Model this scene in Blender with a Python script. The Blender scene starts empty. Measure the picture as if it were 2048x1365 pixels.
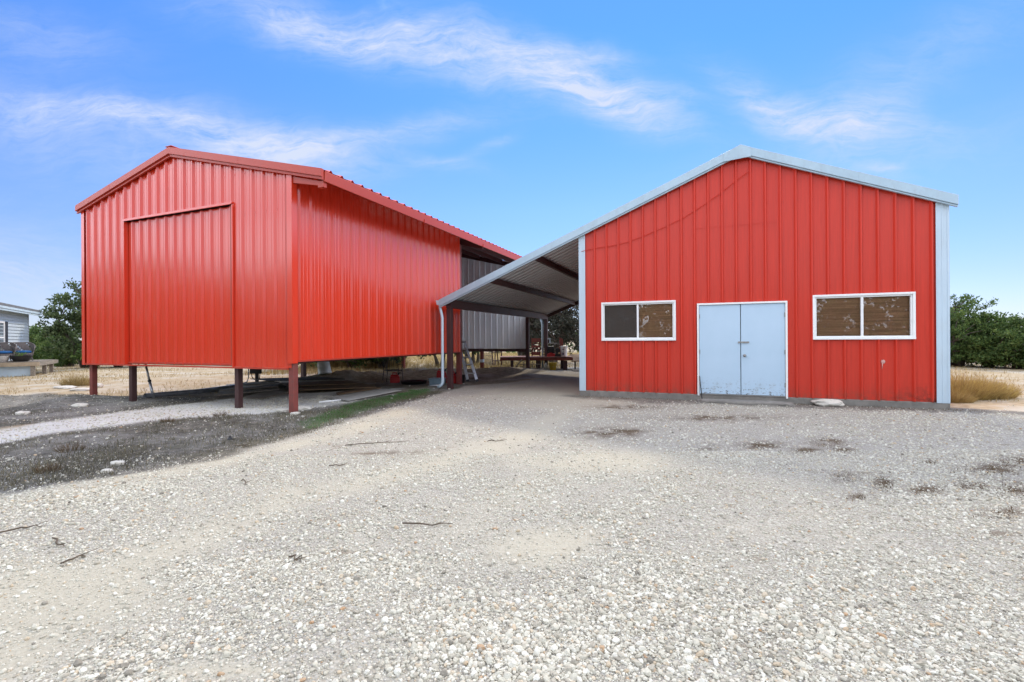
import bpy, math, random
import numpy as np
from mathutils import Vector, Matrix, noise as mnoise

scene = bpy.context.scene
COL = scene.collection
R = math.radians
rng = np.random.default_rng(7)
random.seed(7)

# ------------------------------------------------------------------ camera
CAM_H = 1.5
FPX, CYPX, ROLL = 945.0, 678.33, 0.00625      # focal in 2048-wide pixels, horizon row, roll
cam_d = bpy.data.cameras.new("camera")
cam = bpy.data.objects.new("camera", cam_d); COL.objects.link(cam)
cam_d.sensor_width = 36.0
cam_d.lens = FPX / 2048.0 * 36.0
cam_d.shift_y = -(682.5 - CYPX) / 2048.0
cam_d.clip_start = 0.05; cam_d.clip_end = 3000
cam.matrix_world = Matrix.Translation((0, 0, CAM_H)) @ Matrix.Rotation(R(90), 4, 'X') @ Matrix.Rotation(-ROLL, 4, 'Z')
scene.camera = cam

# ------------------------------------------------------------------ world: daylight sky with thin cirrus
SUN_AZ, SUN_EL = R(17), R(41)                 # azimuth clockwise from +Y
w = bpy.data.worlds.new("World"); scene.world = w; w.use_nodes = True
nt = w.node_tree; N = nt.nodes; L = nt.links
N.clear()
class G:
    """tiny helper for node math"""
    def __init__(s, nt): s.nt = nt
    def n(s, t, **k):
        o = s.nt.nodes.new(t)
        for a, b in k.items(): setattr(o, a, b)
        return o
    def put(s, sock, v):
        if isinstance(v, bpy.types.NodeSocket): s.nt.links.new(v, sock)
        elif v is not None: sock.default_value = v
    def m(s, op, a, b=None, c=None, clamp=False):
        o = s.n('ShaderNodeMath', operation=op, use_clamp=clamp)
        s.put(o.inputs[0], a)
        if b is not None: s.put(o.inputs[1], b)
        if c is not None: s.put(o.inputs[2], c)
        return o.outputs[0]
    def mix(s, f, a, b, blend='MIX'):
        o = s.n('ShaderNodeMix', data_type='RGBA', blend_type=blend)
        s.put(o.inputs[0], f)
        for sock, v in ((o.inputs[6], a), (o.inputs[7], b)):
            if isinstance(v, (tuple, list)) and len(v) == 3: v = (*v, 1)
            s.put(sock, v)
        return o.outputs[2]
    def noise(s, vec, scale, detail=6, rough=.55, dist=0.0):
        o = s.n('ShaderNodeTexNoise')
        s.put(o.inputs['Vector'], vec); o.inputs['Scale'].default_value = scale
        o.inputs['Detail'].default_value = detail; o.inputs['Roughness'].default_value = rough
        o.inputs['Distortion'].default_value = dist
        return o.outputs[0]
    def ramp(s, f, stops, interp='LINEAR'):
        o = s.n('ShaderNodeValToRGB'); o.color_ramp.interpolation = interp
        e = o.color_ramp.elements
        while len(e) < len(stops): e.new(.5)
        for i, (p, c) in enumerate(stops):
            e[i].position = p
            if not isinstance(c, (tuple, list)): c = (c, c, c)
            e[i].color = (*c, 1)
        s.put(o.inputs[0], f)
        return o.outputs[0]
    def maprange(s, v, a, b, c=0., d=1., smooth=False):
        o = s.n('ShaderNodeMapRange', interpolation_type='SMOOTHSTEP' if smooth else 'LINEAR')
        s.put(o.inputs[0], v)
        for i, q in enumerate((a, b, c, d)): s.put(o.inputs[i + 1], q)
        return o.outputs[0]
    def mapping(s, vec, scale=(1, 1, 1), rot=(0, 0, 0), loc=(0, 0, 0)):
        o = s.n('ShaderNodeMapping'); s.put(o.inputs[0], vec)
        o.inputs['Scale'].default_value = scale; o.inputs['Rotation'].default_value = rot; o.inputs['Location'].default_value = loc
        return o.outputs[0]
g = G(nt)
sky = g.n('ShaderNodeTexSky', sky_type='NISHITA', sun_disc=False)
sky.sun_elevation = SUN_EL; sky.sun_rotation = SUN_AZ
sky.air_density = 1.0; sky.dust_density = 0.0; sky.ozone_density = 3.0; sky.altitude = 300
tc = g.n('ShaderNodeTexCoord'); dirv = tc.outputs['Generated']
sep = g.n('ShaderNodeSeparateXYZ'); g.put(sep.inputs[0], dirv)
dx, dy, dz = sep.outputs
SKY_STR = 0.15
elev = g.m('MAXIMUM', dz, 0.0)
# flattened horizon-to-zenith tint over the physical sky
tint = g.ramp(elev, [(0.0, (.44, .43, .56)), (.10, (.45, .455, .64)), (.26, (.47, .56, .77)), (.5, (.375, .635, .98)), (1.0, (.5, .8, 1.3))])
base = g.mix(1.0, sky.outputs[0], tint, 'MULTIPLY')
# cirrus: soft streaks in the cloud layer ahead (direction space), fibrous noise inside them
gy = g.m('MAXIMUM', dy, 0.08)
px = g.m('DIVIDE', dx, gy); pz = g.m('DIVIDE', dz, gy)
comb = g.n('ShaderNodeCombineXYZ'); g.put(comb.inputs[0], px); g.put(comb.inputs[1], pz)
pv = comb.outputs[0]
wob = g.n('ShaderNodeTexNoise'); g.put(wob.inputs['Vector'], pv); wob.inputs['Scale'].default_value = 3.2; wob.inputs['Detail'].default_value = 5
wv = g.n('ShaderNodeVectorMath', operation='SUBTRACT'); g.put(wv.inputs[0], wob.outputs['Color']); wv.inputs[1].default_value = (.5, .5, .5)
ws = g.n('ShaderNodeVectorMath', operation='MULTIPLY_ADD'); g.put(ws.inputs[0], wv.outputs[0]); ws.inputs[1].default_value = (.16, .16, 0); g.put(ws.inputs[2], pv)
pw = ws.outputs[0]
sw = g.n('ShaderNodeSeparateXYZ'); g.put(sw.inputs[0], pw)
STREAKS = [  # centre px, half length, half width (2048-px units), tilt deg (down to the right +), strength
    (640, 55, 200, 48, 14, .62), (900, 100, 260, 46, 13, .62), (1130, 150, 150, 42, 22, .72), (1270, 225, 110, 36, 22, .55),
    (1190, 108, 80, 22, 8, .35), (70, 215, 190, 55, 12, .42), (270, 235, 190, 26, 12, .62), (480, 285, 140, 48, 18, .62),
    (760, 275, 210, 26, -12, .45), (600, 320, 160, 40, 5, .45), (1560, 215, 130, 42, 28, .55), (1700, 255, 130, 36, 10, .60), (1760, 235, 60, 36, -35, .4),
    (1340, 190, 70, 16, 12, .25), (890, 335, 70, 16, 14, .32), (985, 295, 60, 14, -28, .25), (90, 60, 170, 60, 10, .26), (1770, 352, 40, 12, 10, .4),
    (1850, 130, 260, 60, -22, .2), (1750, 330, 320, 60, -10, .18), (60, 560, 300, 110, 3, .55), (330, 330, 260, 60, 5, .25)]
acc = None
for (cx, cyy, a, b, t, s_) in STREAKS:
    X0, Z0 = (cx - 1024) / FPX, (CYPX - cyy) / FPX
    ct, st = math.cos(R(-t)), math.sin(R(-t))
    ux = g.m('SUBTRACT', sw.outputs[0], X0); uz = g.m('SUBTRACT', sw.outputs[1], Z0)
    a, b, s_ = a * 1.08, b * 1.0, s_ * 1.02
    p1 = g.m('ADD', g.m('MULTIPLY', ux, ct * FPX / a), g.m('MULTIPLY', uz, st * FPX / a))
    p2 = g.m('ADD', g.m('MULTIPLY', ux, -st * FPX / b), g.m('MULTIPLY', uz, ct * FPX / b))
    d2 = g.m('ADD', g.m('MULTIPLY', p1, p1), g.m('MULTIPLY', p2, p2))
    v = g.m('MULTIPLY', g.m('EXPONENT', g.m('MULTIPLY', d2, -1.0)), s_)
    acc = v if acc is None else g.m('ADD', acc, v)
fib = g.noise(g.mapping(pw, (2.2, 13, 1), (0, 0, R(20))), 2.6, 12, .70, .5)
fib2 = g.noise(g.mapping(pw, (5, 9, 1), (0, 0, R(-30))), 3.0, 10, .66, .8)
fibm = g.m('ADD', g.maprange(fib, .32, .70, .30, 1.25), g.maprange(fib2, .35, .75, -.2, .3))
fore = g.maprange(dy, .1, .3)
c1 = g.m('MULTIPLY', g.m('MULTIPLY', acc, fibm), fore)
# overhead, behind and to the sides: unseen bright cloud added to light the walls
gz = g.m('ADD', g.m('MAXIMUM', dz, 0.0), .12)
c2v = g.n('ShaderNodeCombineXYZ'); g.put(c2v.inputs[0], g.m('DIVIDE', dx, gz)); g.put(c2v.inputs[1], g.m('DIVIDE', dy, gz))
over = g.maprange(g.noise(c2v.outputs[0], 1.1, 7, .6, .6), .34, .60, .15, .92, True)
hl = g.m('SQRT', g.m('ADD', g.m('MULTIPLY', dx, dx), g.m('ADD', g.m('MULTIPLY', dy, dy), 1e-5)))
edge = g.m('MULTIPLY', g.m('SUBTRACT', g.noise(dirv, 2.6, 7, .62, .8), .5), .75)
aft = g.m('MAXIMUM', g.maprange(g.m('ADD', g.m('DIVIDE', dy, hl), edge), .60, .16, 0, 1, True), g.maprange(g.m('ADD', dz, edge), .66, .95, 0, 1, True))
cm = g.m('MULTIPLY', c1, g.maprange(dz, -.01, .03), clamp=True)
ca = g.m('MULTIPLY', g.m('MULTIPLY', over, aft), g.maprange(dz, -.01, .06))
CLOUD = (2.9, 3.25, 4.1)
FILL_CLOUD = (10.7, 11.2, 12.2)
skyc = g.mix(cm, base, CLOUD)
boost = g.m('MAXIMUM', g.maprange(dx, .25, .8, .95, 1.75), g.maprange(dx, -.3, -.8, .95, 1.45))  # added cloud brightened to left and right to light the side walls
bc = g.n('ShaderNodeVectorMath', operation='SCALE'); bc.inputs[0].default_value = FILL_CLOUD; g.put(bc.inputs['Scale'], boost)
skyc = g.mix(ca, skyc, bc.outputs[0])
# pale band low on the horizon
hz = g.m('MULTIPLY', g.m('POWER', g.m('SUBTRACT', 1.0, g.m('MINIMUM', elev, 1.0)), 16.0), .40)
skyc = g.mix(hz, skyc, (2.3, 3.05, 4.1))
bg = g.n('ShaderNodeBackground'); g.put(bg.inputs[0], skyc); bg.inputs[1].default_value = SKY_STR
wo = g.n('ShaderNodeOutputWorld'); L.new(bg.outputs[0], wo.inputs[0])

# ------------------------------------------------------------------ sun, exposure
sd = bpy.data.lights.new("sun", 'SUN'); sd.energy = 1.85; sd.angle = R(5.0); sd.color = (1.0, .88, .70)
so = bpy.data.objects.new("sun", sd); COL.objects.link(so)
sdir = Vector((math.sin(SUN_AZ) * math.cos(SUN_EL), math.cos(SUN_AZ) * math.cos(SUN_EL), math.sin(SUN_EL)))
so.rotation_euler = sdir.to_track_quat('Z', 'Y').to_euler()
so.location = (0, 0, 30)
vs = scene.view_settings
vs.view_transform = 'Standard'; vs.look = 'None'; vs.exposure = 0.68; vs.gamma = 1.0; vs.use_curve_mapping = False

# ================================================================== helpers
def ray(px_, py_):
    """direction through a pixel of the 2048-wide picture, scaled to Y=1"""
    x, y = px_ - 1024, py_ - CYPX
    c, s = math.cos(ROLL), math.sin(ROLL)
    xx = x * c - y * s; yy = x * s + y * c
    return xx / FPX, -yy / FPX
def gp(px_, py_, z=0.0):
    a, b = ray(px_, py_)
    Y = (z - CAM_H) / b
    return Vector((a * Y, Y, z))
def at(px_, py_, Y):
    a, b = ray(px_, py_)
    return Vector((a * Y, Y, CAM_H + b * Y))

def tag(o, label=None, cat=None, group=None, kind=None):
    if label: o['label'] = label
    if cat: o['category'] = cat
    if group: o['group'] = group
    if kind: o['kind'] = kind
    return o
def empty(name, loc=(0, 0, 0), rz=0.0):
    o = bpy.data.objects.new(name, None); COL.objects.link(o)
    o.location = loc; o.rotation_euler = (0, 0, rz); o.empty_display_size = .2
    return o
def thing(name, label, cat, loc=(0, 0, 0), rz=0.0, group=None):
    return tag(empty(name, loc, rz), label, cat, group)

class MB:
    def __init__(s): s.v = []; s.f = []
    def add(s, vs, fs):
        b = len(s.v); s.v += [tuple(p) for p in vs]; s.f += [tuple(b + i for i in q) for q in fs]; return s
    def box(s, x0, x1, y0, y1, z0, z1):
        return s.add([(x0, y0, z0), (x1, y0, z0), (x1, y1, z0), (x0, y1, z0), (x0, y0, z1), (x1, y0, z1), (x1, y1, z1), (x0, y1, z1)],
                     [(0, 3, 2, 1), (4, 5, 6, 7), (0, 1, 5, 4), (1, 2, 6, 5), (2, 3, 7, 6), (3, 0, 4, 7)])
    def bar(s, a, b, wd, hg, up=(0, 0, 1)):
        """rectangular bar from a to b"""
        a, b = Vector(a), Vector(b); d = (b - a).normalized(); up = Vector(up)
        sd_ = d.cross(up)
        if sd_.length < 1e-4: sd_ = d.cross(Vector((1, 0, 0)))
        sd_.normalize(); u2 = sd_.cross(d).normalized()
        sd_ *= wd / 2; u2 *= hg / 2
        vs = [a - sd_ - u2, a + sd_ - u2, a + sd_ + u2, a - sd_ + u2, b - sd_ - u2, b + sd_ - u2, b + sd_ + u2, b - sd_ + u2]
        return s.add(vs, [(0, 3, 2, 1), (4, 5, 6, 7), (0, 1, 5, 4), (1, 2, 6, 5), (2, 3, 7, 6), (3, 0, 4, 7)])
    def tube(s, pts, rad, n=8, cap=True):
        pts = [Vector(p) for p in pts]
        if not isinstance(rad, (list, tuple)): rad = [rad] * len(pts)
        rings = []; prev = None
        for i, p in enumerate(pts):
            d = (pts[min(i + 1, len(pts) - 1)] - pts[max(i - 1, 0)]).normalized()
            if prev is None:
                u = d.cross(Vector((0, 0, 1)))
                if u.length < 1e-3: u = d.cross(Vector((1, 0, 0)))
            else: u = prev - d * prev.dot(d)
            u.normalize(); prev = u; v = d.cross(u)
            rings.append([p + (u * math.cos(2 * math.pi * k / n) + v * math.sin(2 * math.pi * k / n)) * rad[i] for k in range(n)])
        b = len(s.v)
        for r_ in rings: s.v += [tuple(q) for q in r_]
        for i in range(len(pts) - 1):
            for k in range(n):
                k2 = (k + 1) % n
                s.f.append((b + i * n + k, b + i * n + k2, b + (i + 1) * n + k2, b + (i + 1) * n + k))
        if cap:
            s.f.append(tuple(b + k for k in reversed(range(n)))); s.f.append(tuple(b + (len(pts) - 1) * n + k for k in range(n)))
        return s
    def prism(s, poly, vec):
        """planar polygon (3-D points) extruded by vec"""
        poly = [Vector(p) for p in poly]; vec = Vector(vec); n = len(poly)
        vs = poly + [p + vec for p in poly]
        return s.add(vs, [tuple(reversed(range(n))), tuple(range(n, 2 * n))] + [(i, (i + 1) % n, n + (i + 1) % n, n + i) for i in range(n)])
    def lathe(s, prof, c=(0, 0, 0), n=20):
        b = len(s.v)
        for r_, z in prof:
            for k in range(n):
                a = 2 * math.pi * k / n; s.v.append((c[0] + r_ * math.cos(a), c[1] + r_ * math.sin(a), c[2] + z))
        for i in range(len(prof) - 1):
            for k in range(n):
                k2 = (k + 1) % n
                s.f.append((b + i * n + k, b + i * n + k2, b + (i + 1) * n + k2, b + (i + 1) * n + k))
        return s
    def build(s, name, mat, parent=None, smooth=False, bevel=0.0, loc=None):
        me = bpy.data.meshes.new(name); me.from_pydata(s.v, [], s.f); me.update()
        if mat: me.materials.append(mat)
        if smooth: me.polygons.foreach_set('use_smooth', [True] * len(me.polygons))
        o = bpy.data.objects.new(name, me); COL.objects.link(o)
        if parent: o.parent = parent
        if loc is not None: o.location = loc
        if bevel:
            b = o.modifiers.new('bevel', 'BEVEL'); b.width = bevel; b.segments = 2; b.limit_method = 'ANGLE'
        return o
def np_mesh(name, verts, faces, mat, parent=None, smooth=False):
    """verts (n,3), faces (m,k) of equal size"""
    me = bpy.data.meshes.new(name); m, k = faces.shape
    me.vertices.add(len(verts)); me.vertices.foreach_set('co', np.ascontiguousarray(verts, dtype=np.float32).ravel())
    me.loops.add(m * k); me.loops.foreach_set('vertex_index', np.ascontiguousarray(faces, dtype=np.int32).ravel())
    me.polygons.add(m); me.polygons.foreach_set('loop_start', np.arange(0, m * k, k, dtype=np.int32))
    try: me.polygons.foreach_set('loop_total', np.full(m, k, dtype=np.int32))
    except Exception: pass
    me.polygons.foreach_set('use_smooth', np.full(m, smooth, dtype=bool))
    me.update(calc_edges=True); me.validate()
    me.materials.append(mat)
    o = bpy.data.objects.new(name, me); COL.objects.link(o)
    if parent: o.parent = parent
    return o

# ------------------------------------------------------------------ materials
def newmat(name):
    m = bpy.data.materials.new(name); m.use_nodes = True
    t = m.node_tree; b = t.nodes['Principled BSDF']
    return m, G(t), b
def pbr(name, col, rough=.5, metal=0., var=.12, scale=3., bump=0., bscale=40., coord='Object', stretch=(1, 1, 1), spec=.5, dirt=None, dirt_amt=0., sub=None, trans=0.):
    m, q, b = newmat(name)
    t = q.n('ShaderNodeTexCoord'); vec = q.mapping(t.outputs[coord], stretch)
    nz = q.noise(vec, scale, 6, .6)
    lo = tuple(c * (1 - var) for c in col); hi = tuple(min(1, c * (1 + var)) for c in col)
    c = q.ramp(nz, [(.3, lo), (.7, hi)])
    if dirt:
        dn = q.noise(vec, scale * 2.3, 8, .65)
        c = q.mix(q.maprange(dn, .5, .72, 0, dirt_amt), c, dirt)
    q.put(b.inputs['Base Color'], c)
    b.inputs['Metallic'].default_value = metal
    q.put(b.inputs['Roughness'], q.maprange(nz, .2, .8, max(0, rough - .08), min(1, rough + .08)))
    b.inputs['Specular IOR Level'].default_value = spec
    if bump:
        bn = q.n('ShaderNodeBump'); bn.inputs['Strength'].default_value = bump; bn.inputs['Distance'].default_value = .02
        q.put(bn.inputs['Height'], q.noise(vec, bscale, 6, .6)); q.put(b.inputs['Normal'], bn.outputs[0])
    return m
def paint_metal(name, col, rough, bump, fade=.10, coat=0.):
    """painted steel sheet: faint vertical streaks, slow oil-canning"""
    m, q, b = newmat(name)
    t = q.n('ShaderNodeTexCoord'); v = t.outputs['Object']
    st = q.noise(q.mapping(v, (9, 9, .35)), 3., 6, .6)
    big = q.noise(v, .6, 4, .5)
    c = q.ramp(st, [(.25, tuple(c * (1 - fade) for c in col)), (.75, tuple(c * (1 + fade) for c in col))])
    b.inputs['Specular IOR Level'].default_value = .25
    c = q.mix(q.maprange(big, .3, .7, 0, .25), c, tuple(.82 * x + .012 for x in col))
    fine = q.noise(v, 90, 3, .5)
    c = q.mix(q.maprange(fine, .62, .75, 0, .18), c, tuple(x * .6 for x in col))
    q.put(b.inputs['Base Color'], c)
    q.put(b.inputs['Roughness'], q.maprange(st, .2, .8, rough - .05, rough + .08))
    b.inputs['Coat Weight'].default_value = coat; b.inputs['Coat Roughness'].default_value = .16; b.inputs['Coat IOR'].default_value = 1.65
    bn = q.n('ShaderNodeBump'); bn.inputs['Strength'].default_value = bump; bn.inputs['Distance'].default_value = .05
    q.put(bn.inputs['Height'], q.noise(q.mapping(v, (3.3, 3.3, .5)), 1.6, 3, .5)); q.put(b.inputs['Normal'], bn.outputs[0])
    return m
M = {}
M['red_gloss'] = paint_metal('red_gloss_sheet', (.64, .040, .013), .30, .12, .06, .70)
M['red_trim'] = paint_metal('red_gloss_trim', (.43, .050, .028), .40, .05, .05, .15)
M['red_old'] = paint_metal('red_older_sheet', (.55, .032, .015), .40, .12, .10, .10)
M['red_post'] = pbr('red_oxide_steel', (.20, .045, .035), .5, 0, .2, 4, .06, 60, dirt=(.10, .06, .05), dirt_amt=.5)
M['dark_steel'] = pbr('dark_red_primer_steel', (.050, .018, .017), .55, 0, .2, 4, .05, 60)
M['white_trim'] = pbr('white_painted_trim', (.50, .61, .68), .38, 0, .05, 5, .04, 30, stretch=(1, 1, .3), dirt=(.5, .48, .42), dirt_amt=.15)
M['white_frame'] = pbr('white_vinyl_frame', (.80, .80, .78), .4, 0, .04, 6, .0)
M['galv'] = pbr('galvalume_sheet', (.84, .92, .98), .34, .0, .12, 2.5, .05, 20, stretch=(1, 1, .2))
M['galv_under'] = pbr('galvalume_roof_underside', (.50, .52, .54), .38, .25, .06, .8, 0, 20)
M['roof_white'] = pbr('pale_steel_roof', (.62, .66, .68), .4, .1, .06, 2, .03, 20)
M['alu'] = pbr('dull_aluminium', (.55, .56, .58), .35, .8, .12, 8, .02, 50)
M['black'] = pbr('black_plastic', (.012, .012, .013), .5, 0, .3, 8)
M['concrete'] = pbr('weathered_concrete', (.21, .195, .17), .9, 0, .25, 3, .5, 25, dirt=(.12, .11, .09), dirt_amt=.7)
M['wood_grey'] = pbr('weathered_grey_wood', (.22, .19, .15), .85, 0, .3, 3, .3, 20, stretch=(1, 6, 6))
M['wood_brown'] = pbr('old_brown_plywood', (.17, .105, .055), .85, 0, .3, 3, .2, 30, dirt=(.07, .05, .035), dirt_amt=.7)
M['wood_dark'] = pbr('damp_dark_plywood', (.055, .045, .035), .85, 0, .3, 3, .2, 30)
M['sheet_grey'] = pbr('dull_grey_board', (.38, .36, .33), .7, 0, .12, 3, .1, 30, dirt=(.22, .2, .17), dirt_amt=.4)
M['pvc'] = pbr('white_plastic_pipe', (.75, .75, .73), .45, 0, .06, 6)
M['grey_pipe'] = pbr('grey_steel_pipe', (.25, .26, .28), .45, .4, .2, 6)
M['red_plastic'] = pbr('red_plastic', (.42, .012, .012), .4, 0, .12, 6)
M['yellow_plastic'] = pbr('yellow_plastic', (.52, .36, .03), .45, 0, .15, 6, dirt=(.2, .15, .05), dirt_amt=.5)
M['blue_grey'] = pbr('blue_grey_plastic', (.22, .30, .36), .5, 0, .12, 6)
M['rust_red'] = pbr('rusty_red_steel', (.16, .035, .025), .7, 0, .35, 5, .15, 40, dirt=(.11, .05, .03), dirt_amt=.8)
M['rock'] = pbr('pale_limestone', (.55, .52, .45), .9, 0, .2, 6, .6, 18, dirt=(.33, .28, .21), dirt_amt=.6)
M['bark'] = pbr('grey_brown_bark', (.10, .080, .062), .95, 0, .35, 6, .8, 22, stretch=(1, 1, .3))
M['twig'] = pbr('dry_twig', (.10, .075, .05), .9, 0, .3, 20)
M['siding'] = pbr('pale_grey_blue_siding', (.42, .48, .52), .6, 0, .05, 4)
M['shingle'] = pbr('grey_shingles', (.12, .125, .13), .9, 0, .25, 8, .3, 30)
M['navy'] = pbr('dark_shutter_paint', (.03, .033, .045), .5, 0, .1, 6)
M['blue_cloth'] = pbr('blue_cushion_cloth', (.015, .10, .26), .9, 0, .2, 8, .2, 40)
M['wicker'] = pbr('brown_grey_wicker', (.15, .13, .12), .8, 0, .35, 30, .6, 70)
M['blind'] = pbr('brown_window_covering', (.46, .25, .14), .8, 0, .30, 2.2, .1, 30, stretch=(.5, 1, 13))
M['screen'] = pbr('dark_insect_screen', (.035, .033, .032), .85, 0, .2, 4)
M['interior'] = pbr('dim_interior', (.10, .09, .08), .9)
M['steel_dull'] = pbr('scuffed_steel', (.33, .32, .30), .4, .8, .2, 20)

def door_mat():
    m, q, b = newmat('worn_pale_door_paint')
    t = q.n('ShaderNodeTexCoord'); v = t.outputs['Object']
    nz = q.noise(v, 1.6, 6, .6)
    c = q.ramp(nz, [(.3, (.43, .575, .69)), (.7, (.47, .61, .73))])
    s_ = q.n('ShaderNodeSeparateXYZ'); q.put(s_.inputs[0], v)
    low = q.maprange(s_.outputs[2], .50, .04)                     # kicked and flaked low down
    fl = q.noise(q.mapping(v, (1, 1, 1.6)), 14, 9, .7)
    mk = q.m('MULTIPLY', q.maprange(fl, .545, .60), q.m('MULTIPLY', low, low))
    sm = q.noise(q.mapping(v, (1, 1, .5)), 5, 6, .6)
    c = q.mix(q.m('MULTIPLY', q.maprange(sm, .5, .8, 0, .35), low), c, (.36, .34, .32))
    c = q.mix(mk, c, (.10, .085, .07))
    q.put(b.inputs['Base Color'], c); b.inputs['Roughness'].default_value = .42
    bn = q.n('ShaderNodeBump'); bn.inputs['Strength'].default_value = .06; q.put(bn.inputs['Height'], q.noise(v, 4, 4, .5)); q.put(b.inputs['Normal'], bn.outputs[0])
    return m
M['door'] = door_mat()
def glass_mat():
    m = bpy.data.materials.new('window_glass'); m.use_nodes = True
    t = m.node_tree; t.nodes.clear(); q = G(t)
    fr = q.n('ShaderNodeFresnel'); fr.inputs[0].default_value = 1.6
    gl = q.n('ShaderNodeBsdfGlossy'); gl.inputs['Roughness'].default_value = .015; gl.inputs[0].default_value = (1, 1, 1, 1)
    tr = q.n('ShaderNodeBsdfTransparent'); tr.inputs[0].default_value = (.93, .93, .92, 1)
    mx = q.n('ShaderNodeMixShader'); q.put(mx.inputs[0], q.m('ADD', q.m('MULTIPLY', fr.outputs[0], 1.0), .02, clamp=True))
    t.links.new(tr.outputs[0], mx.inputs[1]); t.links.new(gl.outputs[0], mx.inputs[2])
    bn = q.n('ShaderNodeBump'); bn.inputs['Strength'].default_value = .02
    tcx = q.n('ShaderNodeTexCoord'); q.put(bn.inputs['Height'], q.noise(tcx.outputs['Object'], 2.5, 2)); q.put(gl.inputs['Normal'], bn.outputs[0])
    o = q.n('ShaderNodeOutputMaterial'); t.links.new(mx.outputs[0], o.inputs[0])
    return m
M['glass'] = glass_mat()
def leaf_mat(name, c0, c1, c2, transl=.36):
    m, q, b = newmat(name)
    ge = q.n('ShaderNodeNewGeometry')
    t = q.n('ShaderNodeTexCoord')
    big = q.noise(t.outputs['Object'], 1.1, 4, .6)
    c = q.ramp(ge.outputs['Random Per Island'], [(0., c0), (.5, c1), (1., c2)])
    c = q.mix(q.maprange(big, .35, .65, 0, .55), c, tuple(x * .62 for x in c0))
    q.put(b.inputs['Base Color'], c); b.inputs['Roughness'].default_value = .62
    b.inputs['Specular IOR Level'].default_value = .25
    tl = q.n('ShaderNodeBsdfTranslucent'); q.put(tl.inputs[0], c)
    mx = q.n('ShaderNodeMixShader'); mx.inputs[0].default_value = transl
    out = [n for n in q.nt.nodes if n.type == 'OUTPUT_MATERIAL'][0]
    q.nt.links.new(b.outputs[0], mx.inputs[1]); q.nt.links.new(tl.outputs[0], mx.inputs[2]); q.nt.links.new(mx.outputs[0], out.inputs[0])
    return m
M['leaf_juniper'] = leaf_mat('juniper_foliage', (.050, .095, .026), (.10, .165, .042), (.20, .26, .07))
M['leaf_oak'] = leaf_mat('oak_foliage', (.050, .080, .030), (.095, .135, .050), (.17, .21, .09))
M['leaf_grey'] = leaf_mat('dusty_grey_foliage', (.045, .050, .036), (.070, .074, .052), (.12, .115, .085))
M['leaf_bright'] = leaf_mat('bright_garden_leaf', (.10, .20, .04), (.16, .28, .06), (.25, .36, .10))
M['grass_dry'] = leaf_mat('dry_straw_grass', (.30, .22, .09), (.42, .31, .13), (.55, .43, .20), .35)
M['grass_tuft'] = leaf_mat('golden_tuft_grass', (.30, .20, .10), (.50, .36, .11), (.62, .47, .17), .35)
M['grass_dead'] = leaf_mat('dead_grey_weeds', (.065, .060, .038), (.14, .125, .078), (.26, .22, .13), .25)
M['grass_litter'] = leaf_mat('brown_leaf_litter', (.085, .055, .028), (.15, .10, .05), (.22, .15, .08), .2)
M['grass_green'] = leaf_mat('short_green_grass', (.045, .14, .025), (.07, .20, .035), (.12, .24, .06), .3)
def gravel_mat():
    m, q, b = newmat('limestone_pebbles')
    ge = q.n('ShaderNodeNewGeometry')
    t = q.n('ShaderNodeTexCoord')
    r_ = ge.outputs['Random Per Island']
    c = q.ramp(r_, [(0., (.16, .145, .115)), (.04, (.34, .31, .245)), (.30, (.46, .435, .345)), (.65, (.57, .545, .45)), (.84, (.68, .66, .57)), (.93, (.50, .43, .32)), (.985, (.46, .37, .25)), (1., (.38, .23, .12))])
    c = q.mix(q.maprange(q.noise(t.outputs['Object'], 45, 4, .6), .4, .7, 0, .35), c, (.36, .32, .26))
    q.put(b.inputs['Base Color'], c); b.inputs['Roughness'].default_value = .85; b.inputs['Specular IOR Level'].default_value = .3
    bn = q.n('ShaderNodeBump'); bn.inputs['Strength'].default_value = .5; bn.inputs['Distance'].default_value = .004
    q.put(bn.inputs['Height'], q.noise(t.outputs['Object'], 160, 4, .6)); q.put(b.inputs['Normal'], bn.outputs[0])
    return m
M['pebble'] = gravel_mat()

# ================================================================== building frames (local axes: x along the front, y into depth)
YL, YR = R(22.114), R(21.538)
LO = Vector((-10.87, 12.03, 0)); RO = Vector((1.822, 12.498, 0))
def Lw(u, v, z=0): return LO + Vector((u * math.cos(YL) + v * math.sin(YL), -u * math.sin(YL) + v * math.cos(YL), z))
def Rw(u, v, z=0): return RO + Vector((u * math.cos(YR) + v * math.sin(YR), -u * math.sin(YR) + v * math.cos(YR), z))

# ================================================================== ground
def poly_sd(P, poly):
    """signed distance (inside +) of points P (n,2) to a polygon"""
    poly = np.array(poly, float); n = len(poly)
    d = np.full(len(P), 1e9); ins = np.zeros(len(P), bool)
    for i in range(n):
        a, b_ = poly[i], poly[(i + 1) % n]; e = b_ - a; wv_ = P - a
        t = np.clip((wv_ @ e) / (e @ e + 1e-12), 0, 1)
        d = np.minimum(d, np.linalg.norm(wv_ - t[:, None] * e, axis=1))
        c = ((a[1] <= P[:, 1]) != (b_[1] <= P[:, 1]))
        xi = a[0] + (P[:, 1] - a[1]) / (e[1] if abs(e[1]) > 1e-9 else 1e-9) * e[0]
        ins ^= (c & (P[:, 0] < xi))
    return np.where(ins, d, -d)
def gxy(*pts): return [tuple(gp(a, b)[:2]) for a, b in pts]
def sstep(x, a, b):
    t = np.clip((x - a) / (b - a), 0, 1); return t * t * (3 - 2 * t)
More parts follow.
